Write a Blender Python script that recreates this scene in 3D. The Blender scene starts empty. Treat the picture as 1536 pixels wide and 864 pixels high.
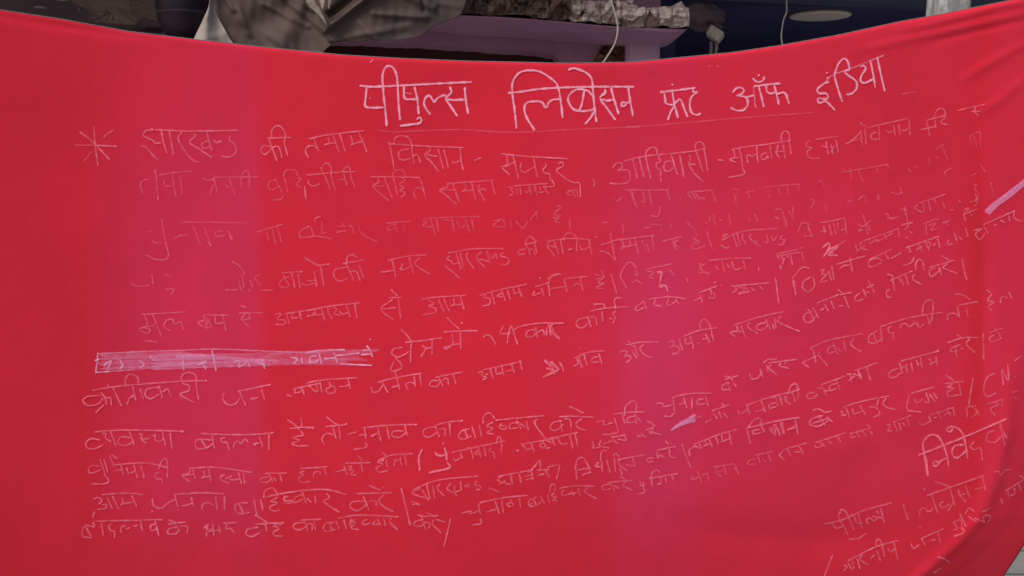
import bpy, bmesh, math, random
import numpy as np

random.seed(7)
rng = np.random.default_rng(7)
SC = bpy.context.scene
COL = SC.collection

# ------------------------------------------------------------------ camera, world, sun, exposure
FOC = 1647.0                      # focal length in photo pixels (1536 wide)
CAM_H = 1.5
PITCH = math.radians(-5.0)
cam_data = bpy.data.cameras.new('camera')
cam_data.sensor_width = 36.0
cam_data.lens = 36.0 * FOC / 1536.0
cam_data.clip_start = 0.05
cam_data.clip_end = 500.0
cam = bpy.data.objects.new('camera', cam_data)
cam.location = (0, 0, CAM_H)
cam.rotation_euler = (math.radians(90) + PITCH, 0, 0)
COL.objects.link(cam)
SC.camera = cam

SUN_EL, SUN_AZ = math.radians(48), math.radians(222)      # azimuth clockwise from +Y: behind the camera, a little to its left
world = bpy.data.worlds.new('World')
SC.world = world
world.use_nodes = True
wn = world.node_tree
bg = wn.nodes['Background']
sky = wn.nodes.new('ShaderNodeTexSky')
sky.sky_type = 'NISHITA'
sky.sun_disc = False
sky.sun_elevation = SUN_EL
sky.sun_rotation = SUN_AZ
sky.dust_density = 3.0
sky.air_density = 1.2
wn.links.new(sky.outputs[0], bg.inputs[0])
bg.inputs[1].default_value = 0.075

sun_data = bpy.data.lights.new('sun', 'SUN')
sun_data.energy = 1.4
sun_data.angle = math.radians(30)
sun_data.color = (1.0, 0.94, 0.86)
sun = bpy.data.objects.new('sun', sun_data)
sd = (math.cos(SUN_EL) * math.sin(SUN_AZ), math.cos(SUN_EL) * math.cos(SUN_AZ), math.sin(SUN_EL))
from mathutils import Vector
sun.rotation_euler = Vector(sd).to_track_quat('Z', 'Y').to_euler()
sun.location = (0, -4, 8)
COL.objects.link(sun)

vs = SC.view_settings
vs.view_transform = 'Standard'
vs.look = 'None'
vs.exposure = 0.74
vs.gamma = 1.0
vs.use_curve_mapping = False
SC.cycles.transparent_max_bounces = 32

# ------------------------------------------------------------------ materials
def mat(name):
    m = bpy.data.materials.new(name)
    m.use_nodes = True
    nt = m.node_tree
    return m, nt, nt.nodes['Principled BSDF']

def N(nt, t, **kw):
    n = nt.nodes.new('ShaderNode' + t)
    for k, v in kw.items():
        setattr(n, k, v)
    return n

def noise(nt, scale, detail=4, rough=.55, vec=None, dist=0.0):
    n = N(nt, 'TexNoise')
    n.inputs['Scale'].default_value = scale
    n.inputs['Detail'].default_value = detail
    n.inputs['Roughness'].default_value = rough
    n.inputs['Distortion'].default_value = dist
    if vec is not None:
        nt.links.new(vec, n.inputs['Vector'])
    return n

def ramp(nt, fac, stops, interp='LINEAR'):
    r = N(nt, 'ValToRGB')
    cr = r.color_ramp
    cr.interpolation = interp
    while len(cr.elements) < len(stops):
        cr.elements.new(0.5)
    for e, (p, c) in zip(cr.elements, stops):
        e.position = p
        e.color = (*c, 1) if len(c) == 3 else c
    nt.links.new(fac, r.inputs[0])
    return r

def math_(nt, op, a, b=None, clamp=False):
    n = N(nt, 'Math', operation=op, use_clamp=clamp)
    for i, v in enumerate((a, b)):
        if v is None:
            continue
        if isinstance(v, (int, float)):
            n.inputs[i].default_value = v
        else:
            nt.links.new(v, n.inputs[i])
    return n.outputs[0]

def mixc(nt, fac, a, b):
    n = N(nt, 'Mix', data_type='RGBA')
    for idx, v in ((0, fac), (6, a), (7, b)):
        if isinstance(v, (int, float)):
            n.inputs[idx].default_value = v
        elif isinstance(v, tuple):
            n.inputs[idx].default_value = (*v, 1)
        else:
            nt.links.new(v, n.inputs[idx])
    return n.outputs[2]

def bump(nt, height, strength, dist, bsdf):
    b = N(nt, 'Bump')
    b.inputs['Strength'].default_value = strength
    b.inputs['Distance'].default_value = dist
    nt.links.new(height, b.inputs['Height'])
    nt.links.new(b.outputs[0], bsdf.inputs['Normal'])
    return b

def objco(nt):
    return N(nt, 'TexCoord').outputs['Object']

def mottled(name, c1, c2, scale, rough=.9, c3=None, s3=3.0, t3=(.55, .65), bstr=.4, bdist=.02, spec=.2):
    """two colours mixed by noise, a third in blotches with an edge of their own"""
    m, nt, b = mat(name)
    co = objco(nt)
    n = noise(nt, scale, 6, .6, co)
    col = ramp(nt, n.outputs[0], [(.35, c1), (.65, c2)]).outputs[0]
    if c3:
        n3 = noise(nt, s3, 5, .6, co, .4)
        f = ramp(nt, n3.outputs[0], [(t3[0], (0, 0, 0)), (t3[1], (1, 1, 1))]).outputs[0]
        col = mixc(nt, f, col, c3)
    nt.links.new(col, b.inputs['Base Color'])
    b.inputs['Roughness'].default_value = rough
    b.inputs['Specular IOR Level'].default_value = spec
    nb = noise(nt, scale * 3, 8, .65, co)
    bump(nt, nb.outputs[0], bstr, bdist, b)
    return m

# ------------------------------------------------------------------ pixel <-> world
cp, sp = math.cos(PITCH), math.sin(PITCH)
def ray(px, py):
    h = (np.asarray(px, float) - 768.0) / FOC
    v = (432.0 - np.asarray(py, float)) / FOC
    return h, cp - v * sp, sp + v * cp
def W(px, py, Y):
    """the point that stands at depth Y on the sight line of a photo pixel"""
    h, dy, dz = ray(px, py)
    t = Y / dy
    return (float(h * t), float(Y), float(CAM_H + dz * t))

# ------------------------------------------------------------------ the cloth's shape
D0 = 2.5
def P0(px, py):
    h, dy, dz = ray(px, py)
    t = D0 / dy
    return h * t, CAM_H + dz * t

def creases():
    out = []
    # (pixel polyline, amplitude towards camera, half width)
    for pts, a, w in (
        ([(1580, 10), (1470, 36), (1360, 60), (1280, 78)], .0034, .0085),
        ([(1600, -10), (1500, 10), (1400, 36), (1340, 48)], .0045, .0065),
        ([(1560, 52), (1480, 98), (1440, 122)], .0030, .010),
        ([(1600, 20), (1520, 34), (1440, 52), (1390, 66)], -.0030, .006),
        ([(1570, 90), (1500, 150), (1460, 176)], .0022, .010),
        ([(-80, 14), (60, 36), (160, 50), (260, 62)], -.0035, .010),
        ([(-80, 6), (60, 27), (160, 43), (260, 56)], .0015, .007),
        ([(1462, 130), (1470, 240), (1476, 400), (1470, 560), (1462, 640)], -.0022, .018),
        ([(1536, 560), (1524, 640), (1508, 720), (1490, 780)], -.0012, .016),
        ([(250, 60), (300, 300), (330, 900)], .004, .09),
        ([(700, 90), (640, 400), (560, 900)], -.004, .12),
        ([(980, 780), (1200, 810), (1360, 800)], -.004, .04),
        ([(1180, 700), (1330, 640), (1480, 560)], .003, .05),
    ):
        p = np.array(pts, float)
        x, z = P0(p[:, 0], p[:, 1])
        out.append((np.stack([x, z], 1), a, w))
    return out
CREASES = creases()
FOLD_PX = np.array([(1545, 480), (1532, 560), (1524, 640), (1506, 720), (1482, 778), (1450, 815), (1400, 862), (1330, 920), (1260, 980), (1200, 1030)], float)
FX, FZ = P0(FOLD_PX[:, 0], FOLD_PX[:, 1])

TOP_PX = np.array([(-420, -60), (-250, -22), (-120, 4), (0, 20), (100, 33), (200, 50), (300, 61), (400, 72), (512, 83), (600, 88), (700, 92), (850, 95), (950, 93),
                   (1024, 86), (1100, 79), (1170, 69), (1260, 53), (1350, 33), (1405, 23), (1460, 12), (1520, 0), (1600, -22), (1700, -50)], float)
TX, TZ = P0(TOP_PX[:, 0], TOP_PX[:, 1])

WAVES = [(rng.uniform(.7, 3.2), rng.uniform(.4, 2.2), rng.uniform(0, 6.28), rng.uniform(.0008, .0024)) for _ in range(9)]
def seg_ridge(x, z, poly, a, w):
    best = np.full(np.shape(x), 1e9)
    fade = np.ones(np.shape(x))
    n = len(poly) - 1
    for i in range(n):
        p, q = poly[i], poly[i + 1]
        d = q - p
        L = d @ d
        t = np.clip(((x - p[0]) * d[0] + (z - p[1]) * d[1]) / L, 0, 1)
        dd = np.hypot(x - p[0] - t * d[0], z - p[1] - t * d[1])
        m = dd < best
        best = np.where(m, dd, best)
        fade = np.where(m, np.sin(np.pi * np.clip((i + t) / n, .02, .98)) ** .7, fade)
    return a * fade * np.exp(-(best / w) ** 2)

def S(x, z):
    """depth (world y) of the cloth over the plane (x, z)"""
    x = np.asarray(x, float); z = np.asarray(z, float)
    y = D0 + 0.0 * x
    y = y - 0.20 * np.clip(-x - .55, 0, None) ** 2                   # left part swings away
    y = y - .05 * np.exp(-((x - .1) / .8) ** 2) * np.exp(-((z - .9) / .55) ** 2)   # breeze
    y = y + .10 * np.clip(.85 - z, 0, None) ** 1.5                   # foot hangs back
    for fx, fz, ph, a in WAVES:
        y = y + a * np.sin(fx * x * 3 + fz * z * 2 + ph)
    for poly, a, w in CREASES:
        y = y - seg_ridge(x, z, poly, a, w)
    xf = np.interp(z, FZ[::-1], FX[::-1])
    d = (x - xf) * .8
    act = np.clip((1.24 - z) / .35, 0, 1)
    act = act * act * (3 - 2 * act)
    sd_ = np.log1p(np.exp(np.clip(d / .018, -40, 40))) * .018
    y = y + act * (.30 * np.minimum(sd_, .06) + .22 * np.clip(sd_ - .06, 0, None))
    y = y - act * .005 * np.exp(-((d + .018) / .018) ** 2)
    return y

def pix(px, py, lift=0.0):
    """where the sight line of a photo pixel meets the cloth"""
    h, dy, dz = ray(px, py)
    y = np.full(np.shape(h), D0)
    for _ in range(14):
        t = y / dy
        y = .4 * y + .6 * S(h * t, CAM_H + dz * t)
    t = (y - lift) / dy
    return np.stack([h * t, y - lift, CAM_H + dz * t], -1)

# ------------------------------------------------------------------ object helpers
def link(name, me, m=None, parent=None, smooth=False):
    o = bpy.data.objects.new(name, me)
    COL.objects.link(o)
    if m:
        me.materials.append(m)
    if parent:
        o.parent = parent
    if smooth:
        me.polygons.foreach_set('use_smooth', [True] * len(me.polygons))
    return o

def tag(o, label=None, cat=None, group=None, kind=None):
    for k, v in (('label', label), ('category', cat), ('group', group), ('kind', kind)):
        if v:
            o[k] = v
    return o

def empty(name, loc, label, cat, group=None):
    o = bpy.data.objects.new(name, None)
    o.location = loc
    o.empty_display_size = .1
    COL.objects.link(o)
    return tag(o, label, cat, group)

def from_bm(name, bm, m, parent=None, smooth=False):
    me = bpy.data.meshes.new(name)
    bmesh.ops.recalc_face_normals(bm, faces=bm.faces)
    bm.to_mesh(me)
    bm.free()
    o = link(name, me, m, parent, smooth)
    if parent:
        o.matrix_parent_inverse = inv_loc(parent)
    return o

def inv_loc(p):
    from mathutils import Matrix
    return Matrix.Translation(-p.location) if p.parent is None else Matrix()

def add_box(bm, lo, hi, rotz=0.0, piv=None):
    x0, y0, z0 = lo; x1, y1, z1 = hi
    vs_ = [bm.verts.new(c) for c in ((x0, y0, z0), (x1, y0, z0), (x1, y1, z0), (x0, y1, z0), (x0, y0, z1), (x1, y0, z1), (x1, y1, z1), (x0, y1, z1))]
    for f in ((0, 3, 2, 1), (4, 5, 6, 7), (0, 1, 5, 4), (1, 2, 6, 5), (2, 3, 7, 6), (3, 0, 4, 7)):
        bm.faces.new([vs_[i] for i in f])
    if rotz:
        from mathutils import Matrix
        bmesh.ops.rotate(bm, verts=vs_, cent=piv or ((x0 + x1) / 2, (y0 + y1) / 2, 0), matrix=Matrix.Rotation(rotz, 3, 'Z'))
    return vs_

def add_tube(bm, pts, r, n=8, taper=None):
    pts = [Vector(p) for p in pts]
    rings = []
    for i, p in enumerate(pts):
        t = (pts[min(i + 1, len(pts) - 1)] - pts[max(i - 1, 0)]).normalized()
        a = t.cross(Vector((0, 1, 0.05)))
        if a.length < 1e-3:
            a = t.cross(Vector((1, 0, 0)))
        a.normalize()
        b = t.cross(a)
        rr = r * (taper[i] if taper else 1)
        rings.append([bm.verts.new(p + a * rr * math.cos(k * 2 * math.pi / n) + b * rr * math.sin(k * 2 * math.pi / n)) for k in range(n)])
    for i in range(len(rings) - 1):
        for k in range(n):
            bm.faces.new((rings[i][k], rings[i][(k + 1) % n], rings[i + 1][(k + 1) % n], rings[i + 1][k]))
    bm.faces.new(rings[0][::-1]); bm.faces.new(rings[-1])

def smooth_line(pts, k=6):
    """Catmull-Rom through points of any dimension"""
    p = np.array(pts, float)
    if len(p) < 3:
        t = np.linspace(0, 1, k + 1)[:, None]
        return p[0] * (1 - t) + p[-1] * t
    q = np.vstack([2 * p[0] - p[1], p, 2 * p[-1] - p[-2]])
    out = []
    for i in range(1, len(q) - 2):
        for t in np.arange(k) / k:
            a, b, c, d = q[i - 1], q[i], q[i + 1], q[i + 2]
            out.append(.5 * (2 * b + (c - a) * t + (2 * a - 5 * b + 4 * c - d) * t * t + (3 * b - 3 * c + d - a) * t ** 3))
    out.append(p[-1])
    return np.array(out)

def fbm(x, y, seed=0, octaves=4):
    """cheap smooth noise for displacing meshes"""
    r = random.Random(seed)
    v = 0 * x
    a, f = 1.0, 1.0
    for _ in range(octaves):
        for _ in range(3):
            an = r.uniform(0, 6.28)
            v = v + a / 3 * np.sin(f * (x * math.cos(an) + y * math.sin(an)) + r.uniform(0, 6.28))
        a *= .55; f *= 2.1
    return v

# ------------------------------------------------------------------ setting: ground
def paving_mat():
    m, nt, b = mat('cement_paving')
    co = objco(nt)
    br = N(nt, 'TexBrick')
    br.offset = .5
    br.inputs['Scale'].default_value = 1.0
    br.inputs['Brick Width'].default_value = .9
    br.inputs['Row Height'].default_value = .28
    br.inputs['Mortar Size'].default_value = .006
    br.inputs['Color1'].default_value = (.30, .295, .275, 1)
    br.inputs['Color2'].default_value = (.25, .245, .235, 1)
    br.inputs['Mortar'].default_value = (.05, .045, .04, 1)
    nt.links.new(co, br.inputs['Vector'])
    n = noise(nt, 2.5, 8, .6, co)
    st = ramp(nt, n.outputs[0], [(.35, (.72, .71, .7)), (.65, (1, 1, 1))]).outputs[0]
    mx = N(nt, 'Mix', data_type='RGBA', blend_type='MULTIPLY')
    mx.inputs[0].default_value = 1
    nt.links.new(br.outputs[0], mx.inputs[6]); nt.links.new(st, mx.inputs[7])
    nt.links.new(mx.outputs[2], b.inputs['Base Color'])
    b.inputs['Roughness'].default_value = .9
    nb = noise(nt, 40, 6, .6, co)
    bump(nt, nb.outputs[0], .2, .01, b)
    return m

bm = bmesh.new()
g = 60
vv = [bm.verts.new((-g, -g, 0)), bm.verts.new((g, -g, 0)), bm.verts.new((g, g, 0)), bm.verts.new((-g, g, 0))]
bm.faces.new(vv)
tag(from_bm('ground', bm, mottled('dusty_earth', (.16, .13, .10), (.22, .19, .15), 1.2)), kind='structure')
bm = bmesh.new()
vv = [bm.verts.new(c) for c in ((-5, 2.9, .004), (6, 2.9, .004), (6, 6.05, .004), (-5, 6.05, .004))]
bm.faces.new(vv)
tag(from_bm('pavement', bm, paving_mat()), kind='structure')

# ------------------------------------------------------------------ setting: the old house behind the banner
M_lav = mottled('lavender_limewash', (.42, .225, .38), (.48, .265, .42), 2.2, c3=(.34, .18, .30), s3=1.4, t3=(.5, .7), bstr=.25)
M_lavp = mottled('pale_lavender_limewash', (.62, .42, .64), (.68, .47, .69), 3, bstr=.3)
M_brown = mottled('stained_brown_plaster', (.030, .022, .025), (.047, .034, .038), 2.5, c3=(.115, .078, .075), s3=1.9, t3=(.50, .56), bstr=.6, bdist=.03)
M_brick = mottled('bare_brick', (.20, .09, .065), (.36, .20, .14), 14, c3=(.06, .03, .025), s3=16, t3=(.5, .6), bstr=.9, bdist=.03)
M_dark = mottled('sooty_inside', (.14, .055, .062), (.18, .075, .082), 2)
M_navy = mottled('navy_distemper', (.052, .052, .150), (.066, .066, .175), 1.5, c3=(.085, .075, .15), s3=1.2, t3=(.55, .75), bstr=.2)
M_blue = mottled('blue_distemper', (.075, .090, .175), (.095, .112, .20), 2.5, c3=(.14, .15, .21), s3=5, t3=(.62, .72), bstr=.25)

def broken_mat():
    m, nt, b = mat('broken_lime_plaster')
    co = objco(nt)
    sx = N(nt, 'SeparateXYZ'); nt.links.new(co, sx.inputs[0])
    mp = N(nt, 'Mapping'); mp.inputs['Scale'].default_value = (1.6, 1, .8); nt.links.new(co, mp.inputs['Vector'])
    g1 = noise(nt, 11, 7, .72, mp.outputs[0], .3)
    g2 = noise(nt, 5, 5, .6, co, .6)
    brown = ramp(nt, g1.outputs[0], [(.3, (.035, .022, .019)), (.46, (.105, .062, .052)), (.64, (.21, .135, .115))]).outputs[0]
    pale = ramp(nt, g1.outputs[0], [(.3, (.14, .10, .09)), (.46, (.44, .335, .315)), (.66, (.72, .60, .575))]).outputs[0]
    # fresh lime shows where the lip broke off, to the right end of the slab
    f = math_(nt, 'ADD', math_(nt, 'MULTIPLY', sx.outputs[0], 1.7), g2.outputs[0])
    f = ramp(nt, f, [(.95, (0, 0, 0)), (1.35, (1, 1, 1))]).outputs[0]
    col = mixc(nt, f, brown, pale)
    nt.links.new(col, b.inputs['Base Color'])
    b.inputs['Roughness'].default_value = .95
    bump(nt, noise(nt, 30, 8, .7, co).outputs[0], .8, .03, b)
    return m
M_broken = broken_mat()

HY = 6.0
house = empty('old_house', (W(700, 90, HY)[0], HY, 0), 'old lavender plastered house with broken overhanging slab behind the banner', 'house')

def wallX(px, py, Y=HY):
    return W(px, py, Y)
xl = -4.8
x_open0 = wallX(430, 80)[0]; x_open1 = wallX(838, 80)[0]
z_open = wallX(640, 66)[2]
z_open_r = wallX(832, 80)[2]
x_br0 = wallX(885, 80)[0]; x_end = wallX(990, 80)[0]
x_br1 = wallX(942, 75)[0]
ztop = 4.2
# lavender wall with a doorway whose lintel is chipped and dips to the right
bm = bmesh.new()
xs = np.linspace(x_open0, x_open1, 60)
zl = [float(np.interp(x, [wallX(p, 70)[0] for p in (430, 520, 640, 740, 800, 832, 838)], [wallX(p, y)[2] for p, y in ((430, 57), (520, 60), (640, 65), (740, 72), (800, 76), (832, 80), (838, 90))])) + .002 * math.sin(x * 21) + .0015 * math.sin(x * 57) for x in xs]
def strip(bm, xs, zlo, zhi, y0, y1):
    a = [bm.verts.new((x, y0, z)) for x, z in zip(xs, zlo)]
    b = [bm.verts.new((x, y0, z)) for x, z in zip(xs, zhi)]
    c = [bm.verts.new((x, y1, z)) for x, z in zip(xs, zlo)]
    d = [bm.verts.new((x, y1, z)) for x, z in zip(xs, zhi)]
    for i in range(len(xs) - 1):
        bm.faces.new((a[i], a[i + 1], b[i + 1], b[i]))
        bm.faces.new((c[i + 1], c[i], d[i], d[i + 1]))
        bm.faces.new((a[i + 1], a[i], c[i], c[i + 1]))
        bm.faces.new((b[i], b[i + 1], d[i + 1], d[i]))
    bm.faces.new((a[0], b[0], d[0], c[0])); bm.faces.new((b[-1], a[-1], c[-1], d[-1]))
strip(bm, xs, zl, [ztop] * 60, HY, HY + .25)
x_c0 = wallX(285, 60)[0]
add_box(bm, (x_c0, HY + .002, 0), (x_open0, HY + .25, ztop))
add_box(bm, (x_open1, HY + .002, 0), (x_end, HY + .25, ztop))
from_bm('wall', bm, M_lav, house)
# inside of the doorway
bm = bmesh.new()
add_box(bm, (x_open0 - .5, HY + .9, 0), (x_end, HY + 1.0, ztop))
add_box(bm, (x_open0 - .6, HY + .26, 0), (x_open0 - .5, HY + 1.0, ztop))
add_box(bm, (x_end - .06, HY + .26, 0), (x_end - .003, HY + .89, ztop))
add_box(bm, (x_open0 - .49, HY + .26, 2.75), (x_end - .07, HY + .89, 2.85))
from_bm('inner_room', bm, M_dark, house)
# fallen plaster baring the bricks, and the pale pier beside it
def blob_patch(name, poly, Y, th, m, parent, seed, depth=.012):
    """a flake of wall: outline from world (x, z) points, given thickness and a rough face"""
    pts = smooth_line(poly + [poly[0]], 7)[:-1]
    r = random.Random(seed)
    c = pts.mean(0)
    bm = bmesh.new()
    rings = []
    for s in (1.0, .93, .7, .4):
        rings.append([bm.verts.new((c[0] + (p[0] - c[0]) * s, Y - (0 if s == 1 else th * r.uniform(.5, 1.2)), c[1] + (p[1] - c[1]) * s)) for p in pts])
    n = len(pts)
    for a, b in zip(rings, rings[1:]):
        for i in range(n):
            bm.faces.new((a[i], a[(i + 1) % n], b[(i + 1) % n], b[i]))
    bm.faces.new(rings[-1])
    return from_bm(name, bm, m, parent)
def P2(px, py, Y=HY):
    p = W(px, py, Y)
    return (p[0], p[2])
blob_patch('bare_brick_patch', [P2(888, 96), P2(902, 72), P2(922, 56), P2(940, 53), P2(945, 66), P2(950, 74), P2(942, 90), P2(938, 130), P2(890, 130)], HY, .03, M_brick, house, 3)
bm = bmesh.new()
a, b_ = P2(946, 53, HY - .12), P2(990, 53, HY - .12)
add_box(bm, (P2(940, 80, HY - .12)[0], HY - .12, 0), (b_[0], HY - .003, a[1] - .004))
bmesh.ops.bevel(bm, geom=list(bm.edges), offset=.012, segments=2, affect='EDGES')
from_bm('pier', bm, M_lavp, house)

# overhanging slab with its crumbled lip
SY = 5.35
CELLS = np.cumsum(np.random.default_rng(3).uniform(.035, .12, 60)) - 1.0
CELL_D = np.random.default_rng(5).uniform(-.02, .05, (61, 7))
def rubble(x, z):
    k = int(np.searchsorted(CELLS, x + .012 * math.sin(z * 70 + x * 5)))
    e = min(abs(x - CELLS[min(k, 59)]), abs(x - CELLS[max(k - 1, 0)]))
    row = int((z + .03 * math.sin(x * 19) + .02 * math.sin(x * 47)) / .045)
    return float(CELL_D[min(k, 60), row % 7]) - .016 * math.exp(-(e / .007) ** 2)
def slab():
    bm = bmesh.new()
    top_px = -30
    # lower lip and upper lip along the photo's x range
    xs_px = np.linspace(560, 1032, 320)
    low = np.interp(xs_px, [560, 690, 760, 840, 900, 960, 1032], [4, 21, 24, 30, 36, 40, 42])
    upp = np.interp(xs_px, [560, 830, 862, 880, 915, 948, 958, 1000, 1010, 1022, 1032], [-34, -34, -16, 2, 2, 0, 12, 12, 6, 2, 16])
    rows = 20
    V = []
    for j in range(rows + 1):
        t = j / rows
        row = []
        for i, px in enumerate(xs_px):
            py = low[i] * (1 - t) + upp[i] * t
            x, y, z = W(px, py, SY)
            d = rubble(x, z) + .012 * float(fbm(np.array(x * 45), np.array(z * 60), 9, 3)) + .006 * float(fbm(np.array(x * 120), np.array(z * 130), 4, 2))
            zz = z + (.010 * float(fbm(np.array(x * 30), np.array(3.3), 2, 3)) if j in (0, rows) else 0)
            row.append(bm.verts.new((x, y - d - .03 * math.sin(math.pi * t), zz)))
        V.append(row)
    for j in range(rows):
        for i in range(len(xs_px) - 1):
            bm.faces.new((V[j][i], V[j][i + 1], V[j + 1][i + 1], V[j + 1][i]))
    # top, back and end of the slab
    back = []
    for row in (V[0], V[-1]):
        back.append([bm.verts.new((v.co.x, HY - .004, v.co.z)) for v in row])
    for i in range(len(xs_px) - 1):
        bm.faces.new((V[-1][i], V[-1][i + 1], back[1][i + 1], back[1][i]))
        bm.faces.new((back[0][i], back[0][i + 1], back[1][i + 1], back[1][i]))
    for e in (0, -1):
        for j in range(rows):
            bm.faces.new((V[j][e], V[j + 1][e], back[1][e])) if j >= 0 else None
        bm.faces.new((V[0][e], back[0][e], back[1][e]))
    return from_bm('overhang_slab', bm, M_broken, house), [(v) for v in zip(xs_px, low)]
slab_o, lip = slab()
# limewashed soffit under the slab, its right end rounded down
bm = bmesh.new()
A, B, Cc = [], [], []
for px, ly in lip:
    x, y, z = W(px, ly, SY)
    sag = .012 * max(0, min(1, (px - 930) / 100))
    fall = max(0, (px - 1005) / 27) ** 2 * .02
    A.append(bm.verts.new((x, SY + .012, z - .004)))
    B.append(bm.verts.new((x, SY + .02, z - .010 - sag + fall)))
    Cc.append(bm.verts.new((x, HY - .006, z - .012 - sag * .3 + fall)))
for i in range(len(A) - 1):
    bm.faces.new((A[i], A[i + 1], B[i + 1], B[i]))
    bm.faces.new((B[i], B[i + 1], Cc[i + 1], Cc[i]))
    bm.faces.new((A[i], A[i + 1], Cc[i + 1], Cc[i]))
for e in (0, -1):
    bm.faces.new((A[e], B[e], Cc[e]))
from_bm('soffit', bm, M_lav, slab_o)
# unseen tin roof, added to keep the upper walls in shade
M_tin = mottled('rusty_tin', (.12, .08, .06), (.2, .15, .12), 3, rough=.6)
bm = bmesh.new()
nx = 220
for k in range(nx):
    pass
R0, R1 = [], []
for k in range(nx + 1):
    x = -5.2 + k * (9.6 / nx)
    dz = .02 * math.sin(k * 1.3)
    R0.append(bm.verts.new((x, 4.95, 2.80 + dz)))
    R1.append(bm.verts.new((x, 8.6, 3.65 + dz)))
for k in range(nx):
    bm.faces.new((R0[k], R0[k + 1], R1[k + 1], R1[k]))
rf = from_bm('shade_roof', bm, M_tin, house)
md = rf.modifiers.new('thick', 'SOLIDIFY'); md.thickness = .004

# ------------------------------------------------------------------ dark plastered side building on the left
hut = empty('plastered_hut', (-3.2, HY, 0), 'dark stained plaster wall of the neighbouring hut above the left end of the banner', 'hut')
bm = bmesh.new()
xs_ = np.linspace(-4.9, x_c0 - .003, 40)
add_box(bm, (-4.9, HY - .1, 0), (x_c0 - .003, HY + .3, ztop))
from_bm('wall', bm, mottled('sooty_plaster', (.095, .066, .082), (.125, .090, .105), 2.0, bstr=.5, bdist=.03), hut)
M_bp = mottled('bare_brown_plaster', (.20, .135, .13), (.27, .195, .18), 5, c3=(.12, .08, .085), s3=6, t3=(.58, .68), bstr=.7, bdist=.03)
Yh = HY - .1
blob_patch('plaster_patch', [P2(132, 33, Yh), P2(133, 16, Yh), P2(110, 4, Yh), P2(104, -14, Yh), P2(160, -30, Yh), P2(232, -24, Yh), P2(236, 6, Yh), P2(240, 30, Yh), P2(212, 30, Yh), P2(206, 37, Yh), P2(170, 36, Yh), P2(150, 34, Yh)], Yh - .002, .012, M_bp, hut, 11)
blob_patch('plaster_patch', [P2(170, 42, Yh), P2(210, 41, Yh), P2(240, 42, Yh), P2(240, 49, Yh), P2(205, 46, Yh), P2(180, 45, Yh)], Yh - .002, .008, M_brown, hut, 12)
M_chalky = mottled('flaked_whitewash', (.34, .30, .32), (.42, .38, .40), 20)
blob_patch('whitewash_flake', [P2(50, 11, Yh), P2(57, 8.5, Yh), P2(69, 10.5, Yh), P2(70, 12.5, Yh), P2(60, 12.5, Yh)], Yh - .002, .006, M_chalky, hut, 13)
blob_patch('whitewash_flake', [P2(117, 14, Yh), P2(119, 12, Yh), P2(120, 16, Yh), P2(117.5, 17.5, Yh)], Yh - .002, .006, M_chalky, hut, 14)
blob_patch('whitewash_flake', [P2(84, 0, Yh), P2(96, -2, Yh), P2(104, 0, Yh), P2(96, 2, Yh)], Yh - .002, .006, M_chalky, hut, 15)

# ------------------------------------------------------------------ blue room on the right
room = empty('blue_room', (W(1250, 30, HY)[0], HY, 0), 'dark blue painted open room behind the right half of the banner', 'room')
xr0 = x_end + .004; xr1 = 5.4
zc = W(1230, 26, 6.55)[2] + .02
bm = bmesh.new()
add_box(bm, (xr0, 10.0, 0), (xr1, 10.2, zc + .6))
add_box(bm, (xr0, HY + .3, 0), (xr0 + .12, 9.998, zc + .6))
add_box(bm, (xr1 - .12, HY + .1, 0), (xr1, 9.998, zc + .6))
from_bm('wall', bm, M_navy, room)
bm = bmesh.new()
add_box(bm, (xr0 + .122, HY + .28, zc), (xr1 - .122, 9.997, zc + .15))
from_bm('ceiling', bm, M_navy, room)
# lintel beam over the opening, running slightly away to the right
pL, pR = W(1150, -6, 5.85), W(1410, 16, 6.12)
bm = bmesh.new()
dx, dy = pR[0] - pL[0], pR[1] - pL[1]
ux, uy = dx / math.hypot(dx, dy), dy / math.hypot(dx, dy)
s0, s1 = -.35, 3.4
c0 = (pL[0] + ux * s0, pL[1] + uy * s0); c1 = (pL[0] + ux * s1, pL[1] + uy * s1)
zb = pL[2]
q = [(c0[0], c0[1]), (c1[0], c1[1]), (c1[0] - uy * .2, c1[1] + ux * .2), (c0[0] - uy * .2, c0[1] + ux * .2)]
lo = [bm.verts.new((x, y, zb)) for x, y in q]
hi = [bm.verts.new((x, y, zb + .5)) for x, y in q]
bm.faces.new(lo[::-1]); bm.faces.new(hi)
for i in range(4):
    bm.faces.new((lo[i], lo[(i + 1) % 4], hi[(i + 1) % 4], hi[i]))
bmesh.ops.bevel(bm, geom=list(bm.edges), offset=.01, segments=2, affect='EDGES')
from_bm('lintel_beam', bm, M_blue, room)
bm = bmesh.new()
vv = [bm.verts.new(c) for c in ((xr0, 6.06, .03), (xr1, 6.06, .03), (xr1, 9.99, .03), (xr0, 9.99, .03))]
bm.faces.new(vv)
from_bm('room_floor', bm, mottled('cement_floor', (.34, .33, .32), (.42, .41, .39), 2), room)

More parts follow.
